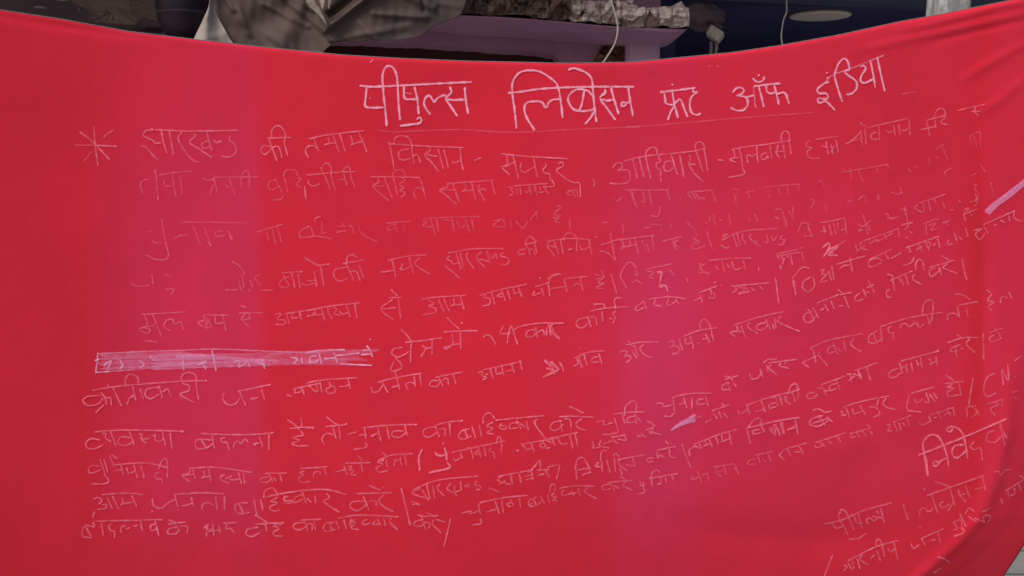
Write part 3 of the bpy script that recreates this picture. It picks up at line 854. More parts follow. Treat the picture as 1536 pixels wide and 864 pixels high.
# ------------------------------------------------------------------ chalk writing
STROKES = '''
=title
@A 1 3.3
68,168 130,175 300,168 450,160 655,150/105,178 100,230 97,275 130,285 195,283/210,382 203,300 192,200 188,120 200,80 220,65 245,78 262,115 268,180 272,260 280,350
300,175 303,235 330,240 368,242/355,175 368,230 378,320/280,380 340,372 375,368 392,355 385,335 368,345/440,320 415,290 405,260 415,230 435,222 450,245 460,255 475,235 500,222 520,220
540,175 548,205 520,235 540,270 580,330/520,240 560,245 620,242/618,178 625,250 637,318
845,208 900,203 1000,188 1110,180 1300,175 1505,175/890,395 880,300 868,210 870,150 900,105 955,88 1020,100 1080,140 1105,170 1120,240 1132,340
985,405 945,340 930,290 945,258 985,252 1020,255 1045,285 1060,255 1085,242 1118,240/1240,185 1200,190 1165,220 1160,250 1185,290 1230,303 1280,298 1300,285/1245,190 1235,250 1220,300/1210,188 1260,195 1290,225
1160,88 1185,78 1225,88 1265,110 1285,140 1290,200 1298,280 1308,360/1300,300 1275,340 1248,372/1350,185 1355,205 1328,235 1365,290 1408,350/1335,240 1370,248 1400,240/1385,180 1400,240 1425,318
1468,262 1445,255 1438,275 1455,275 1468,262/1466,260 1482,254/1475,180 1485,250 1500,330
@A .4 2.2
120,50 140,30/122,230 122,237/305,208 345,212
@B 1 3.1
175,238 250,230 360,215/195,240 203,275 205,295 240,305 265,285/240,238 250,300 270,375/250,300 280,275 300,320 320,368/250,310 230,345 215,385/236,196 242,202/350,222 347,236 370,240 342,260 330,300 340,345 370,358 388,348
555,240 575,218 600,215 615,230 600,248 575,258/590,258 625,265 635,300 615,330 580,335 545,320/625,265 665,255/665,208 740,198 805,192/690,205 705,260 718,318/660,165 675,180 695,185 715,175 720,155/688,148 694,153
730,200 735,235 755,245 775,240/772,198 785,250 798,305/785,250 815,240 835,250 850,300/1046,135 1051,141/1060,185 1030,195 998,225 1010,245 1045,245 1055,270 1030,275 1000,270 1010,295 1040,285 1060,300 1092,335
1130,290 1110,230 1090,160 1095,125 1115,80 1140,62 1158,80 1168,120/1168,120 1140,130 1160,150 1200,180 1205,215 1180,245 1150,250/1225,105 1245,100 1250,120 1230,150 1225,180 1250,190 1290,170/1275,70 1290,140 1302,215/1312,55 1330,140 1352,235
@B .4 2.4
1050,165 1100,140 1200,105 1345,45/665,210 672,300 680,320/1045,165 1060,160 1038,190
=rule
@A .2 1.8
160,402 250,412 400,405 600,400 800,412 950,412 1200,398 1535,385
@B .2 1.8
0,420 150,412 400,390 700,365 980,345/1440,250 1515,235/430,103 440,104/470,103 485,102
=line
@C .42 2.3
165,80 172,180 190,318/78,110 170,185 260,280/180,193 305,200/240,130 222,145
470,103 560,100 750,108 1040,103/515,85 520,105/480,105 460,130 490,150 525,165 535,180 575,178/450,198 480,205 515,245 550,280/575,105 585,170 608,245/622,110 635,180 648,252/700,110 675,155 710,220 760,280 800,298/765,125 785,132 745,175 800,215 880,268/850,110 860,160 878,225/855,165 820,185 830,212 865,205/890,160 910,180 930,165 935,180/990,140 985,165 1010,180 1028,220 1010,255 970,265 935,258
1245,150 1240,110 1265,78 1300,82 1325,130 1322,170/1215,150 1290,148 1360,145/1235,205 1195,195 1175,225 1200,250 1245,210/1225,155 1245,210 1275,290/1245,205 1285,205 1305,270/1315,165 1338,255
1470,150 1500,155/1465,270 1447,235 1455,205 1490,195 1520,215
@C .2 2
50,193 180,193/285,100 240,128/150,230 105,290
@D .38 2.2
15,155 100,135 200,122 345,105/45,155 60,200 75,232/130,145 135,185 105,190/105,190 150,180 180,180/160,135 180,190 200,240/200,125 215,170 235,230/265,135 280,180 265,195/270,190 335,170/315,115 340,170 365,235
530,340 515,250 495,170/530,185 535,150 575,135 615,148 635,185 640,240 650,305/500,185 700,198 950,208/620,215 570,225 555,255 580,285 630,270/640,260 670,250 690,300/740,210 750,225 712,250 750,290 800,352/725,250 790,262/795,215 810,270 828,338/830,220 845,270 858,330/930,285 895,300 880,298 890,290/930,215 935,280 948,345/1015,285 1060,268
1180,245 1350,262 1534,270/1210,250 1215,310 1180,325 1200,345 1230,375/1200,325 1270,290/1250,255 1265,320 1283,395/1300,300 1295,340 1320,358 1350,340 1385,320/1375,275 1385,330 1400,385/1445,300 1450,320 1430,340 1445,365 1470,365 1478,410/1440,445 1498,440 1485,405
@E .4 2.2
0,350 130,355/70,385 95,375 100,400 60,425 100,465 160,500 200,505 205,590/280,478 290,500 285,525
400,410 430,380 455,385 455,410 430,430/450,425 490,425 505,450 500,490 460,508 380,505/470,370 600,340 750,325 900,308 965,292/520,355 535,410 548,475/560,345 575,410 590,470/600,345 605,310 640,285 665,300 670,335/600,345 615,410 632,475/675,340 690,370 665,385 670,415 690,425 690,470 695,495/760,370 720,375 710,410 730,435 770,410/755,335 775,400 795,455/805,330 820,400 832,470/865,330 870,365 862,390 900,450 950,495/865,390 905,390/905,310 925,370 948,440/905,310 900,270 925,252 950,270 955,310 965,360 975,430/1038,362 1070,365
1120,300 1200,285 1320,270 1480,245/1130,300 1140,345 1110,360 1150,380/1120,355 1170,345/1165,290 1180,350 1190,430/1100,470 1195,450 1195,425/1220,380 1210,350 1225,330 1245,345 1260,330 1275,330/1270,280 1280,380/1335,320 1305,330 1300,355 1320,360 1340,335 1340,360/1350,275 1365,360/1400,270 1395,310 1385,315 1410,350/1385,315 1430,310/1430,260 1445,355/1425,250 1420,215 1445,187 1470,210 1470,250 1480,330
@F .3 2.1
240,325 215,345 225,365 250,370 220,395 235,430 275,435 300,430/270,320 410,300/335,330 350,410/310,355 340,370/365,350 380,410/395,320 410,400/385,360 365,400
450,350 500,320 550,270/465,345 480,335 540,315/545,265 555,365/570,250 580,350/540,215 560,235 585,240/580,250 700,222 835,192/640,275 610,290 615,320 650,315/655,240 660,325/700,265 720,280 745,265/745,230 755,300/775,225 785,300/795,265 815,265 835,250/838,200 845,295
940,205 1060,175/910,260 960,250 1000,240/945,210 965,300/990,195 1000,155 1030,130 1055,150 1055,190 1030,210 1045,230/995,200 1000,250/1040,225 1070,230/1130,145 1240,120 1300,105/1245,115 1235,150 1260,180/1215,150 1270,150
=line
@C .2 2.1
530,345 540,360 555,525/560,375 640,360 760,352/495,400 455,410 448,450 465,485/590,410 600,440 635,438/640,365 650,430 662,508/690,390 700,490/825,385 840,405 890,400/890,385 900,430 912,475/890,430 870,485/890,388 1160,385/960,430 980,450/985,395 1000,440 1020,492/1055,390 1060,450/1060,400 1075,350 1105,365 1105,455
1270,405 1230,410 1222,440 1240,465 1290,440/1265,395 1280,430 1305,480/1245,525 1300,520 1310,490/1310,385 1330,345 1385,345 1400,380/1320,390 1340,480/1400,390 1420,400 1390,430 1420,450/1440,440 1450,520
@C .4 2.4
530,345 540,360/550,500 557,525/1440,445 1450,520
@D .27 2.1
10,405 15,430 45,440 80,425/0,375 150,360 295,352/95,360 120,400 140,460/95,355 90,325 120,300 150,330 150,380 175,470/200,400 230,400/225,365 245,440/215,355 245,320 265,345 270,390 295,450
385,385 550,385 690,390/430,390 435,420 400,440 450,490 500,530/405,440 470,440/470,390 495,450 518,515/525,385 525,360 555,340 590,355 595,385/525,385 550,495/570,385 595,405 560,430 590,450 565,465 595,485 570,510/665,520 650,490 655,465 685,450 715,480/690,400 705,450 722,515
850,420 855,445 805,465 850,500 910,555/810,465 900,465/885,425 900,470 925,540/850,425 1000,415 1130,405/955,425 965,455 940,475/945,470 1010,465/1000,420 1010,470 1025,525/1050,430 1040,460 1080,530/1045,475 1065,455 1090,470/1120,410 1130,450 1140,490
1220,445 1250,450 1235,465 1255,480 1225,500/1250,440 1460,425/1270,450 1280,490/1290,445 1300,495/1320,470 1340,480 1350,440 1360,490/1380,440 1395,495/1410,440 1415,465/1400,480 1440,475/1430,435 1465,490
@E .22 2.1
140,545 120,570 150,575/130,550 185,545/155,550 175,590/185,550 190,590/410,600 430,612 455,590/475,540 490,550/480,545 740,545/505,550 550,655/520,545 535,640/580,550 595,615 570,610/620,545 635,630/630,700 660,705 680,690 690,640/730,550 750,610/805,598 812,600/860,570 880,600/850,560 1000,545/880,560 910,610/900,565 930,605/1000,545 1025,620/930,590 960,600
@E .13 2
1120,540 1160,545 1140,590 1160,600/1130,560 1150,640/1200,560 1260,550/1220,560 1230,600/1320,530 1460,510/1340,540 1350,590/1400,530 1420,580
@F .15 2
60,600 180,590/100,605 110,650/165,590 175,630/290,575 310,570 320,605/430,495 450,505/420,520 720,470/480,490 490,560/530,500 560,580/640,490 650,520/700,470 720,500/830,490 850,520/870,480 890,490/960,430 965,475/1000,425 1020,435/1040,360 1070,440/1050,350 1000,380/1270,270 1210,300 1220,345/1230,300 1250,370/1270,275 1270,370
=line
@C .18 2.1
575,640 585,700 600,780 615,840/515,770 540,785 580,780/480,720 510,715/655,755 680,745 690,735/680,740 740,735/765,680 790,740 810,795/835,690 855,750 875,810/950,710 900,720 910,745 960,740/980,710 1005,770/700,660 850,660 1100,665/1150,720 1200,705 1310,670/1210,720 1225,775/1245,700 1265,790/1275,680 1300,780/1480,680 1420,710 1410,745 1450,755/1480,690 1500,750/1500,640 1534,625
@C .36 2.2
600,780 615,840/860,780 876,810/985,735 1005,770
@D .17 2.1
0,750 60,745 150,760/0,680 20,690/50,660 60,630 90,625/90,650 95,700 85,730 120,720/215,655 220,680/180,685 240,685/180,720 240,710/250,690 270,680 290,730/310,690 350,740 430,780
530,670 490,690 500,710 540,690/530,660 550,720/590,670 595,715/480,665 630,655/700,650 740,655 700,680 760,690/750,640 780,735/700,640 850,630 1050,625/785,640 800,720/820,640 870,650/880,640 895,715/910,650 930,690 960,680/960,640 990,725/1000,640 1015,710
1130,650 1190,640/1165,650 1130,680 1190,690/1190,645 1210,695/1235,650 1240,690/1265,650 1310,695 1340,650/1385,595 1400,640/1350,650 1400,590/1490,630 1530,635 1500,655 1534,660
@E .2 2
60,640 90,650 40,690 85,700 40,720/138,720 142,785/340,742 370,742/460,750 468,815/590,775 630,770/620,750 700,760/690,780 700,800/745,745 760,780/850,740 890,780 910,785/985,700 990,740/960,745 970,745/1010,690 1020,760/1045,728 1060,730/1100,690 1115,760/1225,700 1230,740/1260,690 1280,735/1385,665 1400,660/1375,700 1400,720/1425,665 1450,775/1490,640 1495,720
@F .2 2
25,745 70,740/30,790 60,800/110,750 135,800/90,790 100,845/245,680 265,700 240,740/330,710 340,755/460,700 500,685/530,685 560,660/570,650 580,700/650,650 655,690/730,640 760,650/760,655 800,640/780,605 800,650/1045,520 1100,490/1055,515 1060,540/1215,540 1245,525/1270,470 1300,520/1225,600 1250,590 1235,625 1260,640 1240,700/1335,580 1345,640
=line
@G .25 2.1
475,50 545,78 605,75 620,35/385,215 420,238 500,235/590,165 625,185/515,165 525,230/600,260 650,258 630,290/1000,90 1050,120 1080,165/960,262 1035,262/1040,200 1060,270/1060,165 1075,250/1110,200 1130,250/1105,260 1110,275/1170,170 1140,190 1180,240/1175,262 1255,265/1300,160 1430,150/1350,180 1300,205 1290,240 1340,250/1310,170 1350,240/1360,160 1385,250/1400,165 1415,250/1425,220 1450,235 1500,220/1435,60 1490,95 1534,120/1505,190 1515,245
@H .28 2.1
0,160 60,190/60,195 145,185/45,230 60,325/0,290 45,285/85,200 105,320/215,185 350,160/245,180 245,145 280,130 310,150/235,170 260,230 290,290/240,205 175,220 165,260 200,290 250,270/265,235 300,230 325,290/315,190 345,270
490,165 600,140 725,130/445,235 480,232 530,225/515,160 530,210 540,265/560,215 590,220 640,195/580,185 570,220/620,145 635,195 650,245/690,145 655,180 690,215 750,248
855,120 1000,95 1195,92/870,135 848,155 880,170 880,185 930,180/835,195 880,230 925,270/905,115 920,165 935,220/930,115 950,215/975,110 970,150 1015,215/1060,110 1030,150 1080,205/1040,155 1100,170/1090,105 1110,180/1110,130 1125,155 1145,120 1150,155/1195,115 1170,135 1215,150 1225,175 1200,192 1175,185
1325,75 1330,40 1355,20 1390,50/1320,70 1400,50/1320,60 1340,90 1355,135/1330,95 1285,105 1285,130 1325,120/1345,100 1370,95 1385,130/1380,60 1395,120
@I .3 2.1
0,130 130,112 270,120/20,130 5,160 50,220/0,155 60,165/45,130 75,210/85,125 100,205/105,125 110,90 145,78 180,105 180,190/130,180 155,175/200,150 215,180 255,165/255,120 275,210/290,100 310,105/385,80 400,160 415,245/325,188 365,195 410,240/330,150 400,130/400,125 600,100 650,95/455,120 470,165 445,180/450,165 540,150/535,110 555,205/500,120 510,150/580,120 585,150 610,155 620,200/640,100 650,185/705,128 760,115 820,100/760,115 785,185/800,120 770,140 800,165
885,110 910,125 890,140 930,120/930,135 880,155 890,175 940,165 960,155/900,75 915,105/970,70 985,120 1005,178/1090,105 1210,65 1400,52/1100,85 1065,95 1090,110 1060,120/1055,150 1085,170 1110,160/1125,75 1155,165/1150,75 1175,160/1190,85 1185,110 1210,150/1240,85 1230,110 1300,165/1275,120 1260,150/1330,85 1340,140 1310,130/1360,95 1375,125 1400,90/1430,95 1410,115 1440,120 1430,150 1400,150
@J .28 2.1
165,240 190,180 240,190/200,260 260,255/225,195 255,265/300,180 450,150/300,235 340,225/320,195 330,245/355,185 370,255/380,175 395,250/405,175 415,225 455,210/450,155 460,245/525,185 560,200 610,160/545,215 530,230 560,220/560,130 590,250/590,190 605,230/695,125 715,130 710,150 750,145/720,160 780,140/785,95 830,100/810,80 830,175/800,185 860,178
890,70 870,90 915,115/925,60 930,120/955,45 970,110/900,60 1060,5/1040,50 1055,90/990,30 1000,60/1085,100 1110,100/1135,40 1150,55/1165,100 1200,90 1170,130 1180,165/1200,100 1220,140/1165,130 1250,95/1240,0 1250,60 1230,80/1205,55 1260,35
=line
@G .32 2.1
455,410 560,405 720,395/470,415 490,470 440,500 490,525 505,500 450,490/450,495 530,475/520,405 545,470 575,545/470,570 550,578/635,510 595,490 600,450 640,440 655,470 690,455 710,505/830,415 980,415/820,415 840,440 795,460 850,500/800,460 860,450 840,480 870,495/850,430 880,490/900,420 905,465 950,460/945,420 965,510/1055,358 1090,370/1040,402 1190,400/1085,405 1060,440 1105,485/1065,445 1110,435/1105,405 1115,440
1260,410 1300,405 1275,440 1320,445 1320,470 1265,472/1330,405 1350,470/1330,405 1534,375/1375,400 1360,430 1400,430/1410,390 1420,440/1460,420 1465,425/1490,400 1520,415
@H .33 2.1
0,470 30,465/0,500 50,495/20,465 150,440 320,422/90,450 110,530/50,465 60,495 95,490/130,450 130,475 155,520/160,450 185,460 165,490 210,495/195,470 220,490 250,480/240,435 265,510/290,425 305,515/510,340 550,380/495,390 575,388/520,400 450,460 525,522/455,460 540,450/555,390 570,515
690,405 720,395 750,410 770,430 735,440 780,455 775,480 700,495/730,390 960,375/800,400 830,475/830,395 865,475/890,395 895,430 870,440/880,435 940,430/930,380 955,465/1045,380 1080,365 1075,390 1110,395 1105,430 1065,440/1080,365 1200,335 1330,310/1120,360 1140,430/1180,365 1150,380 1185,385/1180,345 1205,410/1215,340 1235,405/1250,330 1260,360/1250,370 1300,350/1280,325 1305,385
1380,325 1460,300/1380,350 1370,375 1420,360/1420,330 1440,380/1470,300 1480,265 1534,245/1460,290 1475,380
@H .7 2.6
1411,269 1416,274/1326,310 1331,310
@I .32 2.1
5,360 40,330 95,330/10,375 18,460/25,415 70,410 120,400/105,355 125,440/110,355 250,342/165,400 180,385 210,395/205,350 220,430/290,325 325,340/330,305 350,350/300,360 350,345 310,380 350,385 300,410 340,415/390,325 405,380 425,445/485,262 510,258 550,295/490,260 455,310 450,345 485,415/530,310 555,315 530,330 555,335/515,380 545,365 575,390/610,310 650,320 620,345 650,355/600,300 760,265/670,320 700,320 690,360/745,300 775,340/850,350 852,375
925,262 935,270/980,245 1100,235 1240,230/960,265 930,290 985,335/920,320 990,320/1020,280 1040,300/1060,245 1080,320/1090,260 1105,290/1120,250 1140,300 1180,290/1190,240 1205,300/1283,285 1285,310/1390,220 1534,195/1400,215 1410,240/1440,230 1430,270/1480,215 1490,275/1410,275 1420,300
@I .6 2.4
670,315 700,320 685,385 720,400 735,435/680,400 705,408/690,320 690,370
@J .27 2.1
30,370 200,330/65,380 80,410/60,435 65,455/120,370 130,435/95,380 110,390/190,350 200,410/180,325 185,330/380,330 455,285/515,305 525,360/550,290 545,325 585,345/530,350 570,315/600,290 605,305 640,280 650,295/560,290 770,215/640,295 740,240/690,250 700,280/770,210 780,265/790,195 860,175/810,225 850,175/820,265 830,275/840,230 860,245/925,185 990,160 1025,155/940,190 945,255/955,195 1000,180 970,220 1005,215/1040,180 1090,165/1060,165 1070,195
@J .6 3
315,330 350,300 355,330 320,385/340,345 410,320 350,370 405,375/345,345 380,365/350,335 400,325
=line
@H .42 2.2
570,580 610,620 640,660/595,660 700,650 820,632/580,690 530,700 515,725 545,750 590,735 620,715/540,755 570,790 575,815 530,835 510,825 530,770/530,830 545,864/635,665 630,720 630,785/760,640 760,735/700,680 720,700 690,750/715,700 760,690/850,510 890,550 925,580/830,598 930,592 1035,590/880,610 885,675 830,690 850,700 885,675 935,670/930,600 935,705
1070,628 1095,615 1125,635 1145,675/1190,560 1170,605/1175,610 1240,605/1235,560 1220,620 1215,665/1240,560 1260,620 1280,675/1250,590 1290,565 1400,545 1534,545/1385,585 1340,590 1330,625 1370,625 1390,600/1385,565 1400,635/1400,600 1430,585 1440,620/1465,550 1480,620/1480,560 1500,600 1534,640
@H .7 2.8
936,539 942,546/382,638 387,646/1030,590 1036,590
@I .42 2.2
0,625 105,625/40,630 20,650 50,700 85,725/0,650 0,700/265,552 350,535 495,525/285,510 345,510 350,535/245,590 190,605 180,635 215,655 270,610/245,580 270,650/260,590 295,590 305,640/335,550 340,615/420,540 410,490 430,470 455,475/420,550 400,570 415,590 400,625/380,595 395,600
590,490 540,530 545,550 590,530/590,500 605,540/620,480 740,465 840,478/660,485 650,515 690,520 690,530/740,475 730,520 790,490/780,480 800,510/890,490 935,470/930,455 945,500/985,420 1000,440 985,470 1020,470 1010,440/925,440 1030,400/1050,395 1053,398/1010,380 1030,375/1120,440 1150,425 1140,400 1200,420 1160,450 1230,430/1120,400 1355,380/1190,400 1220,420/1240,410 1260,430/1290,400 1310,420/1385,350 1395,420 1405,505/1490,365 1510,455
@J .38 2.2
155,615 140,520/130,520 190,450 235,455/245,505 200,535 195,575 230,595 270,560/255,500 270,560/300,470 325,460 310,490 340,490 315,515 300,535 345,530/350,470 370,530/370,440 385,525/415,460 440,440 480,435/480,390 495,475/400,430 575,378/660,390 600,405 595,445 630,440 670,420/645,390 680,410/690,365 715,400/600,400 730,340/730,395 790,360/830,320 850,360/800,440 850,420 870,385/880,345 920,320/890,300 920,355/945,300 970,300 955,340/930,285 960,345/985,320 1000,300/1010,270 1025,330/820,330 1020,260
1080,280 1070,310 1105,305/1110,240 1130,290/1130,255 1160,280/1180,210 1195,265/1230,225 1280,215 1240,245 1265,280 1300,240/1290,190 1480,105/1290,200 1320,245/1350,195 1370,190/1390,160 1420,180/1440,130 1450,170/1475,105 1475,150 1520,170
=scribble
@G .6 2.4
225,720 270,690 250,740/320,680 340,720 320,740/430,690 470,710 440,735/500,660 530,690/700,650 710,750/790,715 850,700/660,660 900,660/880,630 905,750/820,700 845,745/1010,700 1050,690 1040,730 1090,700/1090,680 1110,730/1150,690 1200,720/1185,680 1200,740/1350,670 1400,680 1370,710/1420,670 1430,710/1480,690 1460,700 1500,705 1534,680
190,640 185,700 175,765/175,762 260,755/170,690 200,680
@G .35 2
190,650 450,635 700,628 900,620 1200,632 1534,645/260,755 400,745 650,720 850,690/1120,680 1280,690
@H .6 2.4
0,720 100,708 235,705/60,740 20,750 30,780 70,765/75,730 90,790/105,760 170,755/165,720 185,785/330,735 400,730/360,680 380,700 400,750/340,710 380,705/180,740 320,725/200,790 395,800
=line
@K .45 2.2
155,103 300,80 500,62 700,48 850,45/248,70 252,74/200,135 130,140 98,165 130,195 190,185 220,150/205,115 235,150 240,190/225,150 265,150 270,195/225,190 175,240/280,85 305,140 335,200/410,130 385,145 365,190/375,150 410,140/400,80 420,165/360,75 355,40 380,5 430,25 435,60/445,95 465,155/560,85 490,95 475,130 510,155 560,125/560,75 580,150/580,115 610,95 635,140/700,60 740,75 740,105 685,125 730,155 770,178/700,50 695,20 730,-5 780,10 785,50 790,110 800,160
955,120 945,155 975,190 1020,185 1050,150/1035,110 1130,90 1235,68/1045,105 1065,150 1085,195/1110,155 1135,155 1160,145/1180,95 1190,130 1198,162/1425,20 1428,23/1330,130 1365,140/1390,90 1380,120 1420,110/1370,95 1534,60/1420,85 1440,130
@K .8 2.8
838,45 850,45/1110,155 1140,150/1225,70 1235,68/248,70 252,74
@L .42 2.2
0,140 100,120 305,108/55,135 70,190 45,185 10,150/80,130 95,195/135,130 145,160 115,180 140,205 175,190 165,160 145,160/200,160 230,160 255,150/250,115 265,175/430,135 550,105 700,80/390,160 400,195 440,185 460,150/455,135 475,165 492,200/515,165 560,155/545,105 565,180/615,180 600,150 630,135 660,150/650,95 660,165/685,85 695,155/800,125 760,125 745,155 790,160 810,130/780,105 945,72/800,105 825,160/820,125 850,110 860,150/885,85 905,145
1035,80 1065,70 1060,95 1090,105 1065,120/1070,60 1300,10/1080,90 1100,85/1110,50 1130,110/1145,45 1150,85 1190,75/1180,35 1195,95/1205,70 1250,60/1240,20 1260,80/1290,0 1305,60
@L .55 3.6
1440,0 1480,40/1430,105 1520,60/1450,50 1500,60/1480,10 1530,60
@M .42 2.2
20,130 50,210/0,215 70,190/75,130 90,160/85,135 105,190/198,52 201,55/165,110 250,75 350,65/180,110 195,140 160,160/195,100 215,170/225,85 245,155/310,100 280,110 275,135 320,130/315,80 335,145/480,30 560,15 680,12/440,75 470,65 490,75 470,100 500,95 510,115 480,138/490,0 525,40/520,70 545,110/530,30 555,105/590,25 565,55 600,95 645,108
@I .42 2.2
735,745 765,730 770,755 745,775/770,765 800,770 800,800 760,815/800,720 825,790/840,715 845,750 880,745/870,700 890,780/915,745 920,748/940,720 970,720/960,690 990,745/930,660 930,620 960,603 990,640 1000,690 1015,735/830,705 920,670 1035,652
1130,638 1280,590 1435,555/1150,640 1155,670 1110,680 1150,710/1120,680 1180,675/1175,640 1205,710/1230,620 1220,650 1280,690/1330,620 1280,635 1275,665 1320,660 1340,635/1325,600 1355,665/1370,630 1375,665/1380,590 1390,660/1420,580 1400,615 1470,650 1534,675
@J .4 2.2
250,715 205,735 205,775 245,780 270,745/225,700 265,770/255,690 290,755/280,665 420,610/300,710 325,695/325,670 350,715/365,650 385,700/405,580 440,610/420,615 490,600/410,685 440,680/445,620 475,695/545,600 510,630 520,655 560,640/560,580 580,630/590,525 630,605/580,575 630,550/575,600 600,600/735,490 750,590/720,580 700,600 710,630 730,625/705,490 740,500/720,530 860,470/770,510 790,540/790,510 805,560/815,490 835,555/870,490 860,520 915,553/880,470 880,420 905,400 925,430 930,470
1000,450 960,470 975,505 1020,470/1020,450 1035,500/1030,375 1080,405/960,450 1115,405/1070,430 1045,450 1130,487/1160,395 1170,460 1188,525
=line
@K .45 2.2
170,355 300,345 500,345 710,352/205,405 150,395 115,425 130,455 175,455 225,430/215,365 240,365 235,390 270,415/265,350 280,390 298,440/385,390 330,385 310,420 350,440 400,415/380,350 410,435/440,365 460,375 450,395 490,430/450,400 500,395/520,380 540,375 535,405 570,410 585,395/580,355 600,440/625,360 640,460/815,365 1000,372 1140,370 1255,360/880,405 800,400 778,430 800,460 860,445 890,420/815,400 850,460/880,375 895,455/960,390 935,395 945,420 970,420 985,465/1010,450 1020,420 1045,410 1050,430 1080,400 1100,420/1130,430 1170,420/1165,380 1190,450/1225,370 1225,465
1335,280 1380,310 1410,345/1420,270 1425,325/1350,335 1420,328 1500,330/1415,345 1435,375/1430,375 1370,390 1410,405 1365,425 1400,440 1465,438
@K .75 2.8
690,352 710,352/1235,362 1256,358/1130,432 1155,424/1482,332 1498,330/1000,372 1060,372
@L .45 2.2
120,345 160,375 200,400/115,405 245,390/110,515 92,480 120,445 165,455/160,410 180,480/195,405 205,480/0,410 40,410/250,450 300,435/340,410 500,395 665,390/320,455 350,450/350,410 360,480/285,540 330,535 365,525 355,500/390,460 440,440/430,405 450,490/485,400 500,480/590,430 530,430 515,455 560,470 600,440/595,395 608,460/780,405 720,415 705,450 740,468 790,440/780,395 860,375 945,368/780,400 805,470/800,420 835,415 840,460/865,380 870,460
990,415 940,430 920,465 950,480 1000,460/960,425 975,475/1000,400 1025,475/1045,395 1060,465/1070,385 1070,345 1105,318 1140,355/1130,375 1090,400 1130,415 1090,440 1130,450/1140,365 1290,350 1440,338/1180,385 1165,410 1200,420 1210,400 1170,400/1290,380 1240,385 1230,415 1280,410/1270,365 1300,420/1295,385 1330,415/1330,370 1345,430/1400,355 1380,380 1410,430 1450,480
@L .75 2.6
232,390 246,388/30,410 42,410/655,391 667,390/936,368 948,367/395,463 410,457
@M .4 2.2
95,490 40,500 22,535 60,548 100,510/75,465 160,462 285,468/80,480 95,555/105,480 140,480 150,530/135,402 180,420 225,445/215,475 180,500 190,530 240,548/415,400 418,405/300,498 345,490 350,515 400,500/410,470 425,520 435,560/340,570 380,572 430,562/400,450 500,438 590,435/470,460 480,400 520,370 545,385 540,430/455,445 475,510/540,460 495,470 490,500 530,495/535,445 545,510/550,470 575,500
665,385 700,383 710,402 760,395/770,345 870,325 1000,322/765,345 775,430/710,460 750,462 780,435/800,390 840,380/830,345 850,415/880,345 880,420/950,355 915,365 915,390 965,385/960,340 980,400/1080,240 1160,215/1075,220 1110,225 1130,245/1110,260 1070,270 1065,300 1110,300/1095,250 1115,315/1130,260 1150,285/1230,205 1240,235 1280,230 1305,190/1290,175 1310,225/1310,140 1345,115 1370,120/1330,150 1345,195/1360,150 1345,170 1400,215/1340,140 1515,118/1420,140 1410,160 1450,165 1470,175/1450,120 1440,150
@N .36 2.1
0,405 40,395/60,420 50,440 100,455/80,410 155,400/235,335 350,285 560,243/240,330 265,350/190,420 235,450/190,420 280,380/260,350 275,420/290,375 345,440/300,350 285,380/390,315 350,330 350,365 390,350/380,300 405,370/405,330 425,355/440,285 455,350/510,270 485,310 550,355/650,225 600,255 595,295 640,300 680,270/620,240 640,295/665,200 675,295/670,200 830,150 1040,115/730,200 710,215 720,240 745,240 740,280/790,215 790,190 820,185 840,205 870,180/860,160 900,205 930,185/885,170 895,200/950,140 960,185/920,130 925,70 960,38 985,60 980,130 965,195
1115,5 1160,10 1210,40/1140,72 1255,50/1070,165 1075,130 1110,120 1140,140/1130,80 1145,150/1185,85 1195,145/1340,0 1315,45 1355,50 1320,80 1340,105/1305,-20 1330,-5/1390,60 1400,20 1440,30/1440,-10 1460,30
=line
@K .38 2.2
205,565 150,560 132,585 150,605 205,585/200,520 220,570 235,625/150,668 220,670 258,655 240,625/225,520 250,600/260,500 290,570/270,490 310,520/290,555 400,545 500,545 620,575/290,590 340,585/330,555 345,620/365,570 375,605 410,595/405,550 430,635/450,555 470,635/560,600 535,610 545,640 575,640 580,665/560,580 570,540 600,515 610,560 610,630/740,575 900,570 1120,600/750,580 740,605 700,620 750,660/705,620 770,610/765,580 780,640/830,590 835,625 815,635/820,630 870,625/860,580 875,655/930,620 960,610 930,640 985,668/960,640 1000,620 990,645 1050,640/1040,600 1060,670/1070,600 1078,670
1230,625 1180,635 1170,655 1215,660 1240,635/1200,605 1335,605/1225,610 1250,660/1250,630 1270,655/1290,610 1305,655/1415,575 1534,572/1440,590 1410,605 1440,615 1405,635 1420,660 1480,655
@L .36 2.2
40,715 45,685 75,675 85,695/0,655 125,645/105,650 120,700/170,680 230,665/235,625 385,622/225,640 245,700/255,640 275,650 250,665 285,670 265,695 300,695/330,630 340,680/310,580 330,600 335,620/455,555 480,580/430,610 520,575 645,568/460,600 430,620 465,630 420,655 440,680 490,670/480,600 490,650/530,640 535,610 560,605/565,590 575,640/595,575 605,640
890,590 900,610 940,590/880,560 1200,490/930,560 945,600/965,545 985,530 1000,560 1010,600/1040,550 1015,570 1050,570/1040,530 1055,590/1075,525 1085,585/1120,530 1105,550 1130,560 1140,595/1150,510 1160,465 1180,485 1180,560/1300,510 1320,530/1300,510 1534,470/1325,520 1330,545 1370,530/1360,505 1380,560/1430,500 1410,520 1440,535/1430,485 1450,540/1490,500 1510,520
@L .8 3.1
700,540 680,590 685,670/775,560 800,580 845,575/835,530 845,570 848,610/740,683 800,670 850,660 870,645 850,620/1270,551 1286,545/825,503 829,509/455,605 465,612
@M .4 2.2
